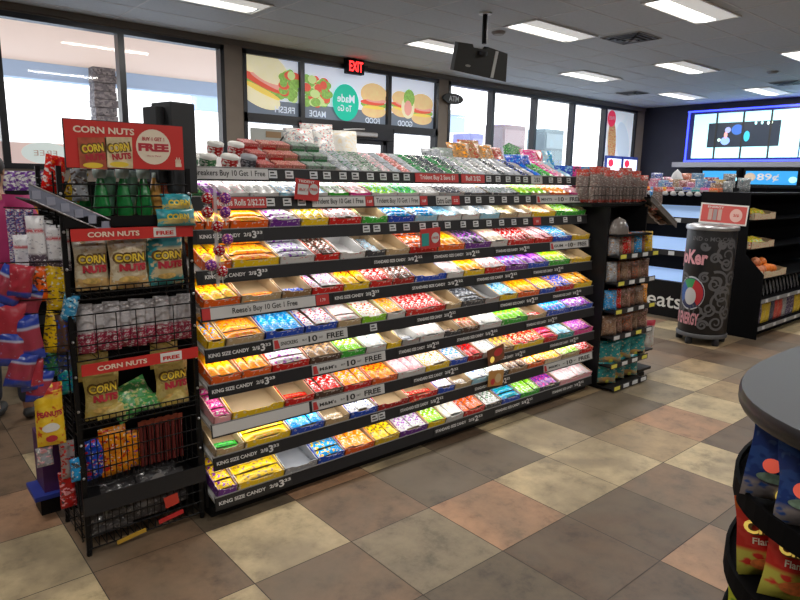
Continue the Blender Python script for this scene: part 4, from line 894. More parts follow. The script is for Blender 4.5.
# ------------------------------------------------------------------ far shelf unit behind the peg rack
e = tag(empty('far_display_rack', (-.02, 2.5, 0)), 'dark shelf unit with snack boxes behind the hanging bags', 'shelving unit')
f = MB(); f.box(-.22, .24, 0, .45, 0, .06, BLK); f.box(-.22, .24, .40, .44, .06, 1.5, BLK); f.build('rack_body', e)
for z in (.45, .85, 1.22, 1.38):
    f = MB(); f.box(-.22, .24, -.02, .40, z, z+.012, CHAR); f.box(-.22, .24, -.026, -.02, z-.01, z+.03, BLK); f.build('shelf', e)
bx = [printed(C['p'], C['W'], C['s'], 22, .52), printed(C['T'], C['O'], C['n'], 22, .52)]
for i in range(5):
    bag('snack_bag', 'purple and silver snack bag in the upper far shelf, %s from left' % ORD[i], 'snack bag', (-.19+.075*i, 2.56, 1.394), 0, .085, .15, .05, bx[0], 140+i, tilt=R(-15))
    o = cartonmesh(.07, .08, .13, 'T', 'O', 'n').build('snack_carton'); o.location = (-.19+.075*i, 2.5, 1.234); tag(o, 'brown gold snack carton in the lower far shelf, %s from left' % ORD[i], 'carton', 'brown cartons on the far shelf')
# ------------------------------------------------------------------ person at the left edge
def skin(name, pts, edges, mt, parent=None, sub=2):
    me = bpy.data.meshes.new(name); me.from_pydata([p[:3] for p in pts], edges, []); me.update()
    o = bpy.data.objects.new(name, me); COL.objects.link(o); me.materials.append(mt)
    if parent: o.parent = parent
    md = o.modifiers.new('skin', 'SKIN'); md.use_smooth_shade = True
    if not me.skin_vertices: me.attributes
    sv = me.skin_vertices[0].data if me.skin_vertices else None
    for i, p in enumerate(pts):
        r = p[3] if len(p) > 3 else .05; ry = p[4] if len(p) > 4 else r
        sv[i].radius = (r, ry); sv[i].use_root = (i == 0)
    s_ = o.modifiers.new('sub', 'SUBSURF'); s_.levels = sub; s_.render_levels = sub
    return o
def skin_safe(name, pts, edges, mt, parent=None, sub=2):
    import bmesh
    me = bpy.data.meshes.new(name); bm = bmesh.new(); lay = bm.verts.layers.skin.verify(); vs = []
    for i, p in enumerate(pts):
        v = bm.verts.new(p[:3]); r = p[3]; v[lay].radius = (r, p[4] if len(p) > 4 else r); v[lay].use_root = (i == 0); vs.append(v)
    for a, b in edges: bm.edges.new((vs[a], vs[b]))
    bm.to_mesh(me); bm.free(); me.materials.append(mt)
    o = bpy.data.objects.new(name, me); COL.objects.link(o)
    if parent: o.parent = parent
    md = o.modifiers.new('skin', 'SKIN'); md.use_smooth_shade = True
    s_ = o.modifiers.new('sub', 'SUBSURF'); s_.levels = sub; s_.render_levels = sub
    return o
SK = mat('skin_tone', (.42, .22, .14), .5, var=.05, scale=20); SH = mat('shirt_magenta', (.36, .02, .12), .7, var=.1, scale=10); PT = mat('trousers_dark', (.03, .035, .05), .8); HR = mat('hair_dark', (.02, .013, .01), .6, bump=.4, scale=60)
pe = tag(empty('person', (-.39, 2.0, 0), (0, 0, R(62))), 'person in a magenta shirt standing at the left edge facing the rack', 'person')
# body faces +X; one continuous skinned surface from pelvis to head, hands and feet
pts = [(0, 0, .88, .12, .14), (0, 0, 1.08, .105, .13), (.01, 0, 1.27, .11, .15), (.0, 0, 1.36, .07, .07), (.01, 0, 1.42, .048, .048), (.02, 0, 1.48, .07, .062), (.02, 0, 1.54, .088, .076), (.015, 0, 1.595, .07, .065)]
ed = [(i, i+1) for i in range(7)]
def chain(start, ps):
    k = start
    for p in ps: pts.append(p); ed.append((k, len(pts)-1)); k = len(pts)-1
    return k
for s in (1, -1):
    w = chain(3, [(0, s*.15, 1.345, .05), (.0, s*.19, 1.28, .045), (.02, s*.22, 1.08, .036), (.14, s*.20, .93, .026), (.20, s*.185, .875, .022, .03)])
    for fi, (dy, ln) in enumerate([(-.03, .068), (-.01, .078), (.01, .074), (.03, .058)]):
        a = chain(w, [(.235, s*.185+dy, .845, .010), (.235+ln*.45, s*.185+dy, .815, .009), (.235+ln*.6, s*.185+dy, .80-ln*.5, .0075)])
    chain(w, [(.20, s*.185-s*.04, .86, .010), (.225, s*.185-s*.055, .835, .009)])
    chain(0, [(0, s*.09, .80, .09), (.01, s*.095, .48, .055), (-.01, s*.1, .12, .038), (0, s*.1, .055, .035), (.13, s*.11, .03, .03, .04)])
body = skin_safe('body', pts, ed, SK, pe, 2)
f = MB(); f.sphere((.108, 0, 1.525), .014, SK, 10, 6, (1.0, .8, 1.3))
for s in (1, -1):
    f.sphere((.092, s*.032, 1.55), .011, PAPER, 10, 6); f.sphere((.102, s*.032, 1.55), .005, INK, 8, 5); f.sphere((.01, s*.077, 1.535), .02, SK, 10, 6, (.7, .3, 1.2))
f.sphere((.092, 0, 1.487), .018, mat('lips', (.4, .12, .1), .4), 10, 6, (.4, 1, .3)); f.build('face', pe)
f = MB(); f.sphere((.0, 0, 1.565), .094, HR, 20, 12, (1, .9, .85)); f.sphere((-.03, 0, 1.50), .075, HR, 16, 10, (.8, 1, 1)); f.build('hair', pe)
sp_ = [(0, 0, .90, .14, .16), (0, 0, 1.08, .125, .15), (.01, 0, 1.27, .13, .165), (.0, 0, 1.36, .085, .09), (0, 0, 1.385, .06, .06)]; se = [(0, 1), (1, 2), (2, 3), (3, 4)]
for s in (1, -1):
    n0 = len(sp_); sp_ += [(0, s*.155, 1.345, .064), (.0, s*.195, 1.27, .062), (.012, s*.215, 1.13, .056)]; se += [(3, n0), (n0, n0+1), (n0+1, n0+2)]
skin_safe('shirt', sp_, se, SH, pe)
tp = [(0, 0, .90, .13, .15), (0, .095, .79, .1), (.01, .098, .48, .068), (-.01, .1, .1, .055), (0, -.095, .79, .1), (.01, -.098, .48, .068), (-.01, -.1, .1, .055)]
skin_safe('trousers', tp, [(0, 1), (1, 2), (2, 3), (0, 4), (4, 5), (5, 6)], PT, pe)
for s in (1, -1):
    f = MB(); f.sphere((.05, s*.105, .045), .06, INK, 16, 8, (2.1, .8, .75)); f.build('shoe', pe)
# ------------------------------------------------------------------ snack rack at the far end of the gondola
QX0, QX1 = 3.13, 3.74
e = tag(empty('end_rack', ((QX0+QX1)/2, .3, 0)), 'black rack of hanging nut and snack bags at the gondola far end', 'rack')
def qm(): f = MB(); f.M = Matrix.Translation((-(QX0+QX1)/2, -.3, 0)); return f
f = qm(); f.box(QX0, QX1, .0, .9, 0, .03, BLK); f.build('base', e)
f = qm(); f.box(QX0, QX1, .30, .33, .03, 1.34, BLK); f.build('back_panel', e)
for x in (QX0-.015, QX1-.1):
    f = qm(); f.box(x, x+.015, .05, .9, .03, 1.36, BLK); f.build('upright', e)
QZ = [1.01, .812, .60, .405, .185, .03]
QL = [(3.14, 3.70), (3.14, 3.68), (3.14, 3.72), (3.14, 3.71), (3.14, 3.68), (3.12, 3.60)]
for k, z in enumerate(QZ):
    x0, x1 = QL[k]
    yf = -.04 if k < 5 else -.09
    f = qm(); f.box(x0, x1, yf, .30, z-.01, z, BLK); sh = f.build('shelf', e)
    f = qm(); f.box(x0, x1, yf-.006, yf, z-.02, z+.02, CHAR); f.build('price_rail', sh)
    for i in range(4):
        xx = x0+.05+(x1-x0-.1)*i/3
        f = qm(); f.box(xx-.04, xx+.035, yf-.009, yf-.006, z-.014, z+.014, (TAGW, YEL, TAGW, TAGW)[(i+k) % 4] if k % 2 else (YEL, TAGW, TAGW, YEL)[i]); f.build('price_tag', sh)
nut = [bm_((.22, .12, .07), (.35, .22, .14), (.4, .38, .38), 26, .5), bm_((.28, .18, .12), (.16, .08, .05), 'M', 26, .52), bm_((.2, .1, .07), (.3, .2, .15), 'o', 26, .52)]
for k, (z, h, n) in enumerate([(1.01, .16, 7), (.812, .15, 7), (.60, .15, 6), (.405, .15, 5), (.185, .17, 3), (.03, .17, 3)]):
    x0, x1 = QL[k]
    for i in range(n):
        x = x0+(x1-x0)*(i+.5)/n-.0; w = (x1-x0)/n*1.12
        if k >= 4:
            m_ = bm_((.01, .20, .22), (.03, .28, .28), (.5, .4, .25), 10, .55, zone=((2, -.1, .28, (.35, .26, .14)),)); nm = 'teal bag with tan base'; L = [('disc', 0, h*.22, w*.2, h*.1, mat('nutpic', (.5, .3, .1), .5), 0), ('disc', .01, h*.1, w*.08, w*.08, YEL, 0)]
        else:
            spec = {(0, 2): ('r', 'pink red'), (0, 4): ('B', 'blue'), (0, 6): ('Y', 'gold'), (1, 0): ('s', 'silver'), (0, 0): ('s', 'silver'), (2, 0): ('B', 'blue'), (2, 1): ('r', 'orange red'), (2, 5): ('O', 'orange')}.get((k, i))
            m_ = bm_(spec[0], 'T', 'W', 22) if spec else nut[(i+k) % 3]; nm = (spec[1] if spec else ('brown', 'dark tan', 'reddish brown')[(i+k) % 3])+' snack bag'; L = None
        bag('snack_bag', '%s, %s from left on the %s shelf of the end rack' % (nm, ORD[i], ORD[k]), 'snack bag', (x, .03+.02*(i % 2), z+.002), R(-32), w, h, .05, m_, 200+k*10+i, L, 'snack bags on the end rack', tilt=R(-6))
# second rows sticking out at the side
for i, (x, y, z, w, h, a, b, nm) in enumerate([(3.74, .0, .24, .11, .22, 's', 'R', 'silver bag with red top'), (3.70, .1, .10, .10, .16, 's', 'n', 'grey bag under the silver one')]):
    bag('snack_bag', nm+' sticking out at the right of the end rack', 'snack bag', (x, y, z), R(-30), w, h, .05, bm_((.5, .5, .5), b, None, 14, .62, zone=((2, .8, 1.1, (.45, .03, .06)),) if i == 0 else None), 300+i)
f = MB(); f.box(3.60, 3.80, -.02, .3, .05, .07, BLK); f.box(3.6, 3.8, -.02, .3, .21, .222, BLK); f.box(3.6, 3.62, .28, .3, 0, .25, BLK); tag(f.build('side_shelf'), 'small black shelf at the right foot of the end rack', 'shelf')
# wing basket with clear red-topped bags on top
e = tag(empty('top_basket', (3.3, .2, 1.385)), 'black wire basket of clear bags on the end rack top', 'basket')
f = MB()
for k in range(16):
    x = -.35+.7*k/15; f.path([(x, -.12, .12), (x, -.12, 0), (x, .3, 0)], .002, WIRE, 4)
for z in (0, .06, .12): f.bar((-.36, -.122, z), (.36, -.122, z), .003, WIRE)
f.bar((-.36, .3, 0), (.36, .3, 0), .003, WIRE); f.bar((-.36, -.12, .12), (-.36, .3, .12), .003, WIRE); f.bar((.36, -.12, .12), (.36, .3, .12), .003, WIRE); f.build('wire_basket', e)
f = MB(); f.box(-.34, .36, -.1, .28, -.02, -.002, BLK); f.build('basket_floor', e)
rt = bm_((.20, .16, .15), (.42, .38, .36), (.2, .07, .05), 22, .55, zone=((2, .80, 1.1, (.5, .04, .02)), (2, .0, .08, (.5, .04, .02))))
for i in range(12):
    x = 2.98+.063*i; y = (.20, .13)[i % 2]; dz = (.0, .02, -.01)[i % 3]
    bag('jerky_pouch', 'clear pouch with red top on the end rack, %s from left' % ORD[i], 'pouch', (x, y, 1.392), R(-42+6*(i % 3)), .105, .235+dz-.02*(i > 9), .04, rt, 320+i, None, 'red topped pouches on the end rack')
bag('jerky_pouch', 'clear pouch with red top, lowest at the right of the end rack', 'pouch', (3.80, .06, 1.33), R(-10), .12, .18, .04, rt, 340, None, 'red topped pouches on the end rack')
e = tag(empty('sloped_wing_tray', (3.88, .1, 1.30)), 'sloping dark tray with label channel on the end rack right side', 'tray')
f = MB(); f.prism([(-.2, .12), (.25, -.1), (.25, -.088), (-.2, .132)], 'y', -.05, .5, BLK); f.build('tray_floor', e)
f = MB(); f.prism([(-.2, .10), (.25, -.12), (.25, -.075), (-.2, .145)], 'y', -.058, -.05, mat('chan', (.16, .15, .15), .25)); f.build('front_channel', e)
f = MB(); f.bar((-.2, -.06, .145), (.25, -.06, -.075), .004, SILVER); f.build('channel_edge', e)
f = MB(); f.box(-.2, -.18, .0, .4, -.3, .1, BLK); f.build('bracket', e)
bag('candy_bag', 'bright blue candy bag at the top of the sloping wing tray', 'candy bag', (3.88, .10, 1.40), R(-10), .10, .09, .06, bm_('B', 'b', 'W'), 350, tilt=R(-30))
for i in range(4):
    bag('snack_bag', 'brown snack bag lying on the sloping wing tray, %s from the top' % ORD[i], 'snack bag', (3.80+.09*i, .12, 1.345-.045*i), R(-10), .10, .10, .05, nut[i % 3], 352+i, tilt=R(-60))
f = MB(); f.lathe([(.10, 0), (.095, .05), (.06, .10), (0, .12)], mat('dome', (.16, .14, .13), .2), 18, sy=.6); o = f.build('clear_dome'); o.location = (3.22, .03, 1.17); tag(o, 'smoky clear dome package over the first end rack shelf', 'package')
f = MB(); f.box(3.14, 3.62, -.02, .3, 1.15, 1.165, BLK); tag(f.build('upper_shelf'), 'thin black shelf under the clear dome', 'shelf')
# twin small screens by the window
for i, y0 in enumerate((9.56, 10.12)):
    s = tag(empty('small_screen', (y0+.27, 4.12, 1.87)), 'small lit screen by the corner window, %s of two' % ('left', 'right')[i], 'screen', 'small lit screens by the corner window')
    MB().box(-.27, .27, .0, .04, -.15, .15, mat('scr_blue', (.03, .06, .35), .4)).build('screen_case', s)
    f = MB(); f.box(-.235, .235, -.004, 0, -.12, .10, mat('scr_lit', (.85, .88, 1), .4, emit=1.2)); f.disc(.09, .07, mat('scr_red', (.8, .03, .08), .4, emit=.8), face((-.12, -.006, .02))); f.build('screen_face', s)
    MB().bar((0, .02, -.15), (0, .02, -.9), .02, BLK).build('stand', s)
cbt = tag(MB().box(9.4, 10.75, 3.85, 4.25, 0, .97, CHAR).box(9.36, 10.79, 3.82, 4.27, .97, 1.0, BLK).build('window_counter'), 'dark counter under the two small lit screens', 'counter')
# ------------------------------------------------------------------ treats case
CX = 6.28
e = tag(empty('pastry_case', (CX+.3, 1.0, 0)), 'black self-serve case with three lit blue shelves and Treats lettering', 'display case')
def cm(): f = MB(); f.M = Matrix.Translation((-CX-.3, -1.0, 0)); return f
f = cm(); f.box(CX-.18, CX+.6, .62, 1.62, 0, .42, BLK); f.build('case_base', e)
f = cm(); f.text('Treats', .70, .175, PAPER, Matrix.Translation((CX-.185, 1.20, .20)) @ Matrix(((0, 0, -1, 0), (-1, 0, 0, 0), (0, 1, 0, 0), (0, 0, 0, 1))), .01); f.build('lettering', e)
f = cm(); f.box(CX+.55, CX+.6, .62, 1.62, .42, 1.42, BLK); f.box(CX-.02, CX+.6, .62, .65, .42, 1.38, BLK); f.box(CX-.02, CX+.6, 1.59, 1.62, .42, 1.38, BLK); f.build('case_shell', e)
BL = mat('case_lit', (.34, .50, .80), .35, emit=.5); DKC = mat('case_black', (.008, .008, .009), .7, spec=.1)
for k, (z, xo) in enumerate([(.39, -.14), (.76, -.06), (1.14, .02)]):
    f = cm(); f.prism([(CX+xo, z), (CX+xo+.26, z+.13), (CX+xo+.26, z+.142), (CX+xo, z+.012)], 'y', .66, 1.58, BL); sh = f.build('lit_shelf', e)
    f = cm(); f.box(CX+xo+.262, CX+.55, .66, 1.58, z-.05, z+.36, DKC); f.build('rear_divider', e)
    f = cm(); f.box(CX+xo-.012, CX+xo, .66, 1.58, z-.05, z+.014, CHAR); f.build('shelf_lip', sh)
    for i in range(3):
        f = cm(); y = .75+.3*i; f.box(CX+xo-.016, CX+xo-.012, y, y+.07, z-.045, z-.0, TAGW); f.build('price_tag', sh)
f = cm()
for i in range(10): f.sphere((CX-.02, .68+.095*i, 1.425), .045, mat('awning_white', (.42, .42, .42), .5), 10, 6, (.5, 1, .6))
f.box(CX-.03, CX+.6, .62, 1.62, 1.42, 1.445, BLK); f.build('case_top', e)
# snack piles on the case
sn = [('R', 'M'), ('O', 'R'), ('m', 's'), ('s', 'k'), ('B', 's'), ('o', 'T'), ('b', 's'), ('Y', 'o'), ('T', 'O'), ('s', 'c')]
for i in range(20):
    a, b = sn[i % 10]; y = 1.56-.046*i; rw = i % 2
    dull = lambda c: tuple(.6*(.65*q+.35*sum(C[c])/3) for q in C[c])
    o = bagmesh(.13, .11+.04*((i*7) % 3)/2, .05, bm_(dull(a), dull(b), 'W', 20, .58), 400+i).build('snack_bag'); o.matrix_world = Matrix.Translation((CX+.12+.16*rw, y, 1.447)) @ Matrix.Rotation(R(-75+rnd.uniform(-20, 20)), 4, 'Z') @ Matrix.Rotation(R(-12), 4, 'X')
    tag(o, '%s snack bag in the %s row on the pastry case, %s from left' % (NAME[a], ('front', 'rear')[rw], ORD[i//2]), 'snack bag', 'snack bags on the pastry case')
for i in range(9):
    a, b = sn[(i*3+1) % 10]
    o = cartonmesh(.1, .12, .05, a, b, 'W').build('snack_carton'); o.matrix_world = Matrix.Translation((CX+.02, 1.52-.10*i, 1.447)) @ Matrix.Rotation(R(-90), 4, 'Z')
    tag(o, 'low %s carton along the pastry case edge, %s from left' % (NAME[a], ORD[i]), 'carton', 'low cartons on the pastry case')
o = MB().lathe([(.1, 0), (.09, .1), (.05, .22), (0, .27)], mat('cone_grey', (.4, .4, .42), .4), 16).build('grey_cone'); o.location = (7.1, 1.55, 1.45); tag(o, 'pale grey cone shaped cover above the snack pile', 'cover')
tag(MB().box(6.93, 7.6, .64, 2.2, 0, 1.4, BLK).box(6.91, 7.6, .62, 2.22, 1.4, 1.45, CHAR).build('island_counter'), 'black island counter behind the pastry case', 'counter')
# ------------------------------------------------------------------ barrel cooler
e = tag(empty('barrel_cooler', (5.28, .245, 0)), 'black printed drum cooler with pink lettering and swirls', 'drink cooler')
RB = .222; H0, H1 = .09, 1.13
BW = mat('barrel_black', (.02, .02, .023), .35); SW = mat('swirl_grey', (.12, .12, .13), .4); PK = mat('letter_pink', (.72, .33, .38), .45)
MB().lathe([(RB-.02, H0), (RB, H0+.02), (RB, H1-.03), (RB-.005, H1)], BW, 48).build('drum', e)
MB().lathe([(RB+.012, H1-.02), (RB+.015, H1), (RB+.01, H1+.02), (RB-.04, H1+.03), (0, H1+.03)], SILVER, 40).build('lid', e)
MB().lathe([(RB+.01, .07), (RB+.012, .10), (RB-.01, .115)], mat('foot_grey', (.08, .08, .085), .5), 40).build('foot_ring', e)
for k in range(5):
    a = k*2*PI/5+.5; f = MB(); f.lathe([(.03, 0), (.035, .02), (.03, .06), (.01, .075)], CHAR, 10, c=((RB-.02)*math.cos(a), (RB-.02)*math.sin(a), 0)); f.build('caster', e)
A0 = math.atan2(-2.46-.21, -1.016-5.37)   # direction towards the camera
def wrapf(f, ang, z, rot=0):
    """returns placing function: local (x,y) -> point on drum"""
    def P(x, y, off):
        c, s = math.cos(rot), math.sin(rot); X = x*c-y*s; Y = x*s+y*c
        a = A0+ang+X/RB; r = RB+off
        return (r*math.cos(a), r*math.sin(a), z+Y)
    return P
def wtext(f, t, ang, z, w, h, mt, off, bold=.02, rot=0, it=0):
    v, fc, bb = text_geo(t, bold); sx = w/(bb[1]-bb[0]); sy = h/(bb[3]-bb[2]); cx = (bb[0]+bb[1])/2; cy = (bb[2]+bb[3])/2; P = wrapf(f, ang, z, rot)
    f.add([P((p[0]-cx)*sx, (p[1]-cy)*sy, off) for p in v], fc, mt)
def wdisc(f, ang, z, rx, rz, mt, off, a0=0, a1=2*PI):
    P = wrapf(f, ang, z); n = 24; V = [P(0, 0, off)]; F = []
    for q in (.33, .66, 1):
        for i in range(n+1): t = a0+(a1-a0)*i/n; V.append(P(rx*q*math.cos(t), rz*q*math.sin(t), off))
    for i in range(n): F.append((0, 1+i, 2+i))
    for k in range(2):
        for i in range(n): a = 1+k*(n+1)+i; F.append((a, a+n+1, a+n+2, a+1))
    f.add(V, F, mt)
f = MB(); wtext(f, 'JoKer', -.76, .83, .32, .18, PK, .003, .04); f.build('lettering', e)
f = MB(); wtext(f, 'MAD ENERGY', -.92, .25, .34, .12, PK, .003, .04); f.build('lettering', e)
f = MB(); wtext(f, 'IND o MO-CAR', .1, 1.03, .38, .04, SW, .003, .02); f.build('lettering', e)
f = MB(); ca = -.62
wdisc(f, ca, .50, .135, .165, mat('emb_rim', (.55, .58, .62), .4), .002); wdisc(f, ca, .50, .13, .15, mat('emb_dark', (.03, .04, .12), .4), .003)
wdisc(f, ca, .50, .122, .142, mat('emb_red', (.55, .04, .05), .4), .004, -.9, 1.25); wdisc(f, ca, .50, .122, .142, mat('emb_green', (.05, .35, .12), .4), .004, 1.25, 2.3); wdisc(f, ca, .50, .122, .142, mat('emb_blue', (.04, .12, .4), .4), .004, 2.3, 3.9)
wdisc(f, ca, .47, .06, .085, mat('emb_pale', (.6, .6, .6), .4), .005); f.build('emblem', e)
def swirl(ang, z, s, hand=1, turns=1.6, rot=0, wd=.02):
    f = MB(); P = wrapf(f, ang, z, rot); V = []; F = []; n = 40
    for i in range(n+1):
        t = i/n; th = t*turns*2*PI*hand; r = s*(1-.82*t); w_ = wd*(1-.5*t)
        for q in (-.5, .5): V.append(P((r+q*w_)*math.cos(th), (r+q*w_)*math.sin(th), .0025))
    for i in range(n): F.append((2*i, 2*i+1, 2*i+3, 2*i+2))
    f.add(V, F, SW); f.build('swirl', e)
for a, z, s, h_, r0 in [(.75, .88, .13, 1, 0), (.45, .62, .11, -1, 2), (.7, .42, .12, 1, 1), (-.3, .33, .09, -1, 0), (.25, .85, .05, 1, 0), (.75, .80, .07, -1, 1), (.3, .60, .07, -1, 2), (.7, .50, .09, 1, 0), (.2, .36, .07, 1, 3), (.55, .23, .08, -1, 1), (1.1, .65, .08, 1, 0), (1.0, .33, .07, 1, 2), (-.1, .66, .05, 1, 1), (-.2, .96, .04, -1, 0), (-1.1, .62, .07, 1, 0), (-1.2, .35, .07, -1, 0), (.9, .98, .05, 1, 0), (0.0, .2, .05, 1, 0), (.5, .98, .04, 1, 2)]: swirl(a, z, s, h_, rot=r0, wd=.026)
e2 = tag(empty('cooler_sign', (5.27, .155, 1.255), (0, 0, R(-66.0+0))), 'red and pink sign card standing on the drum cooler', 'sign')
e2.rotation_euler = (R(-6), R(3), R(-62))
SR = mat('sign_salmon', (.62, .10, .09), .5)
e2.scale = (.82, 1, .95)
MB().box(-.25, .25, -.003, .003, -.095, .105, PAPER).box(-.235, .235, -.005, -.003, -.08, .09, SR).box(-.02, .02, -.003, .02, -.10, -.09, SILVER).build('sign_panel', e2)
f = MB(); f.disc(.065, .065, mat('sg_pink', (.8, .5, .45), .5), face((.13, -.0065, 0))); f.text('2/$', .06, .03, SR, face((.13, -.0075, .0)), .03); f.build('sign_circle', e2); f = MB()
for k, x in enumerate((-.14, -.09, -.04)): f.box(x-.02, x+.02, -.008, -.005, -.06, .05, mat('sg_can%d' % (k % 2), ((.6, .4, .35), (.35, .3, .3))[k % 2], .4))
f.text('ENERGY', .17, .02, PAPER, face((-.09, -.0065, .07)), .02); f.build('sign_print', e2)
# ------------------------------------------------------------------ black produce shelving at the right
BX = 5.78; BY = -.09
e = tag(empty('black_shelving', (BX+1.2, .3, 0)), 'tall black shelving with solid end panel right of the drum cooler', 'shelving unit')
def bmx(): f = MB(); f.M = Matrix.Translation((-BX-1.2, -.3, 0)); return f
DK = mat('matte_black', (.005, .005, .006), .8, spec=.08)
f = bmx(); f.prism([(BY, 0), (.60, 0), (.60, 1.46), (.12, 1.46), (.10, .85), (BY, .66)], 'x', BX-.01, BX, DK); f.build('end_panel', e)
f = bmx(); f.box(BX, BX+2.6, .40, .46, 0, 1.46, DK); f.build('back_panel', e)
f = bmx(); f.box(BX, BX+2.6, .0, .40, 0, .1, DK); f.build('base', e)
for (z, y0, x1) in ((.12, BY, BX+2.6), (.40, BY, BX+2.6), (.62, BY, BX+2.6), (.90, .08, BX+2.6), (1.19, .10, BX+2.6)):
    f = bmx(); f.box(BX, x1, y0, .40, z-.012, z, DK); sh = f.build('shelf', e)
    if z < .5:
        f = bmx(); f.box(BX, x1, y0-.006, y0, z-.03, z+.01, mat('rail_grey', (.25, .26, .28), .4)); f.build('price_rail', sh)
        for i in range(5):
            f = bmx(); f.box(BX+.1+.3*i, BX+.16+.3*i, y0-.01, y0-.006, z-.026, z+.006, TAGW); f.build('price_tag', sh)
f = bmx(); f.box(BX, BX+2.6, .10, .40, 1.44, 1.46, DK); f.build('top_panel', e)
def box_tray(x0, x1, y, z, lab, ext, inn, d=.22, h=.07):
    w = x1-x0; o = traymesh(w, d, h, h*1.2, ext, inn).build('produce_box'); o.location = ((x0+x1)/2, y, z); return tag(o, lab, 'box')
box_tray(BX+.06, BX+.62, .09, 1.192, 'printed box of yellow packs on the upper black shelf', 'u', 't'); box_tray(BX+.02, BX+.62, .07, .902, 'printed box of yellow packs on the middle black shelf', 'u', 't'); box_tray(BX+.02, BX+.62, BY+.01, .622, 'printed box of oranges and peaches on the black shelving', 'u', 't')
for i in range(3):
    for zz, yy, nm in ((1.195, .11, 'upper'), (.905, .09, 'middle')):
        o = barmesh(.14, .16, .05, C['y'], C['L'], C['W']).build('yellow_pack'); o.matrix_world = Matrix.Translation((BX+.12+.11*i, yy, zz+.03)) @ Matrix.Rotation(R(15), 4, 'X'); tag(o, 'yellow snack pack in the %s printed box, %s from left' % (nm, ORD[i]), 'snack pack', 'yellow packs on the black shelving')
OR = mat('orange_peel', (.85, .22, .03), .5, bump=.1, scale=80); PCH = mat('peach_skin', (.65, .22, .1), .5, var=.3, scale=20)
for i, (x, y, z, r, m_, nm) in enumerate([(.10, .0, .69, .05, PCH, 'dark peach'), (.19, .01, .69, .047, PCH, 'peach'), (.30, .0, .70, .05, OR, 'orange'), (.41, .01, .69, .047, OR, 'orange'), (.50, .02, .68, .045, OR, 'orange'), (.14, .06, .77, .048, PCH, 'peach'), (.25, .08, .74, .045, OR, 'orange'), (.36, .08, .75, .05, OR, 'orange')]):
    e3 = tag(empty('fruit', (BX+x, y, z)), '%s, %s in the fruit box on the black shelving' % (nm, ORD[i]), 'fruit'); MB().sphere((0, 0, 0), r, m_, 16, 10).build('fruit_body', e3); MB().bar((0, 0, r*.93), (0, 0, r*1.08), .003, CNK).build('stem', e3)
CC = [((.06, .04, .12), (.5, .45, .5), 'dark purple'), ((.06, .04, .12), (.5, .45, .5), 'dark purple'), ((.65, .45, .03), (.8, .6, .1), 'yellow'), ((.65, .45, .03), (.8, .6, .1), 'yellow'), ((.05, .06, .1), (.15, .15, .25), 'dark blue'), ((.55, .06, .05), (.7, .2, .15), 'red'), ((.55, .06, .05), (.7, .2, .15), 'red'), ((.3, .3, .32), (.5, .5, .5), 'grey')]
for i in range(12):
    a, b, nm = CC[i % 8]; x = BX+.07+.115*i
    bag('small_pack', '%s packet hanging on the bottom black shelf, %s from left' % (nm, ORD[i]), 'packet', (x, -.02, .125), 0, .105, .21, .03, bm_(a, b, None, 20), 500+i, None, 'packets on the bottom black shelf')
gr = bm_((.12, .12, .13), (.3, .3, .32), None, 26, .5)
for i in range(14):
    bag('small_pack', 'grey packet on the shelf above the coloured packets, %s from left' % ORD[i], 'packet', (BX+.06+.1*i, .02, .405), R(20), .08, .16, .03, gr, 520+i, None, 'grey packets on the black shelving', tilt=R(-15))
# ------------------------------------------------------------------ back counter and lit menu wall
f = MB(); e = tag(empty('menu_screen_wall', (11.19, .9, 2.4)), 'row of lit pale blue menu screens with blue glowing border', 'menu screens')
def em(): f = MB(); f.M = Matrix.Translation((-11.19, -.9, -2.4)); return f
ED = mat('led_blue', (.03, .05, 1), .4, emit=4.5); SCR = mat('screen_pale', (.50, .86, .93), .3, emit=.95)
f = em(); f.box(11.10, 11.185, -2.0, 3.42, 1.94, 2.88, mat('surround', (.01, .015, .12), .4)); f.build('surround', e)
f = em(); f.box(11.08, 11.10, -2.0, 3.42, 2.845, 2.87, ED); f.box(11.08, 11.10, -2.0, 3.42, 1.95, 1.975, ED); f.box(11.08, 11.10, 3.385, 3.41, 1.97, 2.85, ED); f.build('glow_border', e)
ys = [3.30, 2.87, 2.41, 1.955, 1.48, 1.0, .52, .04, -.44]
for a, b in zip(ys, ys[1:]):
    f = em(); f.box(11.085, 11.1, b+.012, a-.012, 2.01, 2.80, SCR); f.build('screen_panel', e)
f = em(); DKP = mat('video_dark', (.02, .03, .05), .3, emit=.3)
f.box(11.078, 11.085, 1.80, 3.01, 2.20, 2.63, DKP)
for (y, z, w_, h_, c) in [(2.66, 2.5, .05, .05, (.3, .35, .8)), (2.69, 2.41, .03, .06, (.8, .35, .3)), (2.69, 2.31, .08, .07, (.25, .4, .9)), (2.50, 2.5, .10, .09, (.03, .12, .45)), (2.33, 2.38, .05, .09, (.03, .4, .6)), (2.8, 2.33, .03, .03, (.6, .8, .7)), (2.2, 2.6, .02, .03, (.5, .9, .9)), (2.1, 2.6, .02, .03, (.5, .9, .9)), (2.0, 2.59, .02, .03, (.7, .9, .9)), (1.95, 2.6, .02, .03, (.7, .9, .6))]:
    f.disc(w_, h_, mat('v%.2f%.2f' % (y, z), c, .4, emit=.9), Matrix.Translation((11.076, y, z)) @ Matrix(((0, 0, -1, 0), (-1, 0, 0, 0), (0, 1, 0, 0), (0, 0, 0, 1))))
f.build('video_picture', e)
for y in (2.87, 2.41, 1.955):
    f = em(); f.box(11.07, 11.085, y-.014, y+.014, 2.01, 2.80, INK); f.build('panel_gap', e)
tag(MB().box(10.45, 11.15, -3, 3.3, 0, .9, CHAR).box(10.4, 11.15, -3, 3.32, .9, .95, BLK).build('back_counter'), 'long dark drinks counter under the lit menu screens', 'counter')
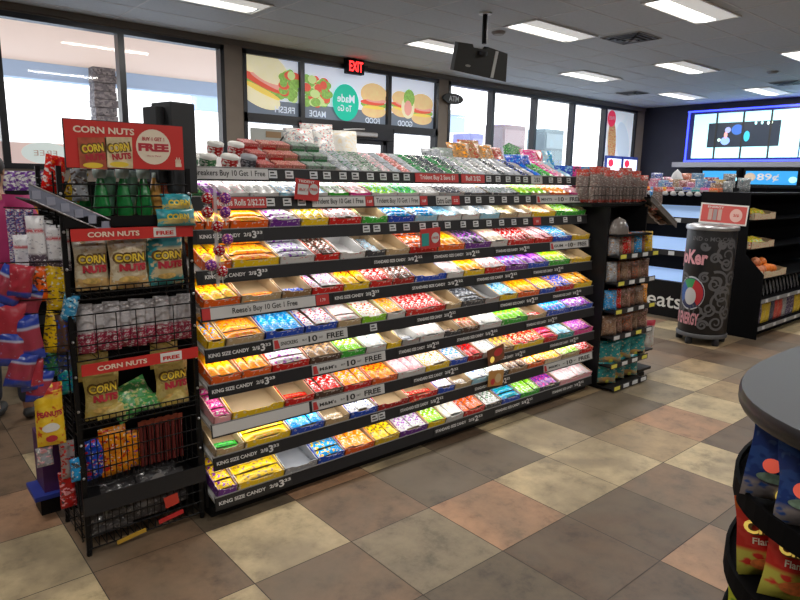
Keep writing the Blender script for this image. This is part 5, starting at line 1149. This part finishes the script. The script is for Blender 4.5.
tag(MB().box(10.7, 11.15, -3, 3.45, 1.84, 1.93, mat('canopy_steel', (.28, .29, .33), .3, metal=.5)).build('counter_canopy'), 'steel trimmed shelf under the menu screens', 'shelf')
scr2 = mat('cup_screen', (.02, .22, .5), .3, emit=1.1)
for i, (y0, y1) in enumerate([(2.85, 2.2), (2.12, 1.25), (1.15, .3)]):
    s = tag(empty('drink_machine', (10.8, (y0+y1)/2, .95)), 'black drink machine with a blue lit panel, %s from left on the back counter' % ORD[i], 'drink machine')
    hw = (y0-y1)/2
    MB().box(-.2, .3, -hw, hw, 0, .88, DK).build('machine_body', s)
    f = MB(); f.box(-.21, -.2, -hw+.04, hw-.04, .60, .82, scr2)
    FM = Matrix(((0, 0, -1, 0), (-1, 0, 0, 0), (0, 1, 0, 0), (0, 0, 0, 1)))
    if i == 1:
        f.text('89¢', .34, .14, PAPER, Matrix.Translation((-.215, .04, .71)) @ FM, .02); f.disc(.09, .07, mat('scr_food', (.5, .4, .3), .4, emit=.4), Matrix.Translation((-.214, .32, .72)) @ FM)
    f.disc(.06, .05, mat('scr_glow', (.3, .75, .9), .4, emit=1.2), Matrix.Translation((-.2145, -hw*.78, .68)) @ FM); f.build('lit_panel', s)
tag(MB().box(7.66, 9.9, .66, 1.3, 0, 1.50, DK).box(7.64, 9.92, .64, 1.32, 1.50, 1.53, BLK).build('black_counter'), 'high black counter block below the lit drink panels', 'counter')
for i in range(14):
    a, b = sn[(i*3) % 10]; o = bagmesh(.15, .12+.05*(i % 3), .07, bm_(dull(a), dull(b), 'W', 16, .58), 600+i).build('snack_bag'); o.matrix_world = Matrix.Translation((7.1+.28*(i % 2), 2.0-.09*i, 1.452)) @ Matrix.Rotation(R(-60), 4, 'Z')
    tag(o, '%s snack bag on the island counter, %s from left' % (NAME[a], ORD[i]), 'snack bag', 'snack bags on the island counter')
# ------------------------------------------------------------------ round snack table at the lower right
e = tag(empty('round_snack_stand', (1.2, -2.35, 0)), 'dark round-ended table top with curved black snack shelves below', 'snack stand')
def sup(rx, ry, n=64, p=2.6):
    o = []
    for i in range(n):
        t = 2*PI*i/n; c, s = math.cos(t), math.sin(t)
        o.append((rx*math.copysign(abs(c)**(2/p), c), ry*math.copysign(abs(s)**(2/p), s)))
    return o
TT = mat('table_grey', (.035, .038, .046), .55); TE = mat('table_edge', (.02, .021, .025), .3)
f = MB(); a = sup(.715, .60); b = sup(.72, .605); n = len(a)
f.add([(x, y, 1.0) for x, y in a], [tuple(range(n))], TT); f.add([(x, y, 1.0) for x, y in a]+[(x, y, .99) for x, y in b]+[(x, y, .965) for x, y in b]+[(x, y, .955) for x, y in a], [(k*n+(i+1) % n, k*n+i, (k+1)*n+i, (k+1)*n+(i+1) % n) for k in range(3) for i in range(n)], TE, True)
f.add([(x, y, .955) for x, y in a], [tuple(range(n-1, -1, -1))], TE)
f.build('table_top', e)
f = MB(); f.box(-.25, .3, .30, .307, 1.0, 1.006, TE); f.box(-.25, .3, .33, .337, 1.0, 1.006, TE); f.build('slot_trim', e)
MB().lathe([(.2, 0), (.2, .955)], DK, 24).build('column', e)
for z, k in ((.73, .975), (.49, .975), (.26, .96), (.04, .96)):
    f = MB(); a = sup(.655*k, .585*k)
    f.add([(x*1.03, y*1.035, z-.012) for x, y in a], [tuple(range(n))], DK); sh = f.build('shelf', e)
    f = MB(); o1 = sup(.685*k, .615*k); o2 = sup(.675*k, .605*k)
    V = [(x, y, z-.046) for x, y in o1]+[(x, y, z+.010) for x, y in o1]+[(x, y, z+.010) for x, y in o2]+[(x, y, z-.046) for x, y in o2]
    f.add(V, [(q*n+i, q*n+(i+1) % n, ((q+1) % 4)*n+(i+1) % n, ((q+1) % 4)*n+i) for q in range(4) for i in range(n)], DK, False); f.build('curved_rim', sh)
RZ = R(-55)
bl = bm_((.018, .045, .20), (.03, .08, .28), (.05, .1, .26), 7, .55, zone=((2, -.1, .22, (.25, .22, .22)),), rough=.13)
dsc = lambda w, h: [('disc', -w*.25, h*.42, w*.10, w*.10, TOM, 0), ('disc', w*.02, h*.12, w*.13, w*.12, CHS, 0), ('79', w*.02, h*.12, w*.12, w*.1, CNK, .04), ('disc', -w*.2, h*.28, w*.2, h*.06, mat('salad', (.2, .3, .22), .5, var=.4, scale=60), 0)]
bag('chip_bag', 'blue snack bag with yellow price dot, leftmost on the round stand upper shelf', 'chip bag', (.75, -1.94, .720), R(-44), .19, .225, .08, bl, 700, dsc(.19, .225), 'blue bags on the round stand', tilt=R(-10), roll=R(10))
bag('chip_bag', 'blue snack bag with yellow price dot, second from left on the round stand', 'chip bag', (.683, -2.057, .720), R(-56), .19, .22, .08, bl, 701, dsc(.19, .22), 'blue bags on the round stand', tilt=R(-12))
bag('chip_bag', 'blue snack bag at the back of the round stand upper shelf', 'chip bag', (.85, -2.05, .720), R(-50), .16, .20, .08, bl, 702, None, 'blue bags on the round stand')
bag('chip_bag', 'blue snack bag at the picture edge on the round stand', 'chip bag', (.72, -2.24, .720), R(-75), .15, .22, .08, bl, 703, dsc(.15, .22), 'blue bags on the round stand', tilt=R(-10))
CHR = (.55, .025, .02)
ch = bm_(CHR, (.62, .04, .03), None, 6, .55, zone=((2, -.1, .36, (.55, .5, .08)), (2, .85, 1.1, (.6, .12, .02))), rough=.22)
def chl(w, h): return [('Cheetos', .004, h*.66, w*.88, h*.19, CNK, .09), ('Cheetos', 0, h*.67, w*.86, h*.17, CHS, .035), ("Flamin' Hot", 0, h*.50, w*.66, h*.085, CREAM, .02), ('disc', -w*.1, h*.22, w*.26, h*.09, mat('puffs', (.75, .2, .05), .5, var=.3, scale=60), 0)]
bag('chip_bag', "red Cheetos Flamin' Hot bag at the left on the middle round shelf", 'chip bag', (.80, -1.935, .480), R(-44), .175, .225, .08, ch, 710, chl(.175, .225), 'red bags on the round stand', tilt=R(-8), roll=R(-4))
bag('chip_bag', "red Cheetos Flamin' Hot bag nearest the camera on the middle round shelf", 'chip bag', (.725, -2.025, .480), R(-55), .18, .225, .08, ch, 711, chl(.165, .215), 'red bags on the round stand', tilt=R(-10), roll=R(6))
bag('chip_bag', 'orange red chip bag behind the Cheetos bags', 'chip bag', (.86, -2.03, .480), R(-52), .16, .215, .07, bm_((.65, .1, .02), CHR, None, 8), 712, None, 'red bags on the round stand')
bag('chip_bag', "red Cheetos Flamin' Hot bag at the picture edge", 'chip bag', (.69, -2.22, .480), R(-72), .165, .215, .08, ch, 713, chl(.165, .215), 'red bags on the round stand', tilt=R(-8))
lg = bm_((.55, .6, .05), (.2, .4, .04), (.6, .5, .1), 10, .6, rough=.22)
bag('chip_bag', 'lime yellow and green chip bag, left on the bottom round shelf', 'chip bag', (.85, -1.905, .25), R(-36), .17, .20, .08, lg, 720, [('disc', 0, .05, .04, .03, TOM, 0)], 'lime bags on the round stand', tilt=R(-10))
bag('chip_bag', 'lime yellow and green chip bag, right on the bottom round shelf', 'chip bag', (.77, -2.0, .25), R(-50), .17, .2, .08, lg, 721, [('disc', 0, .05, .04, .03, TOM, 0)], 'lime bags on the round stand', tilt=R(-10))
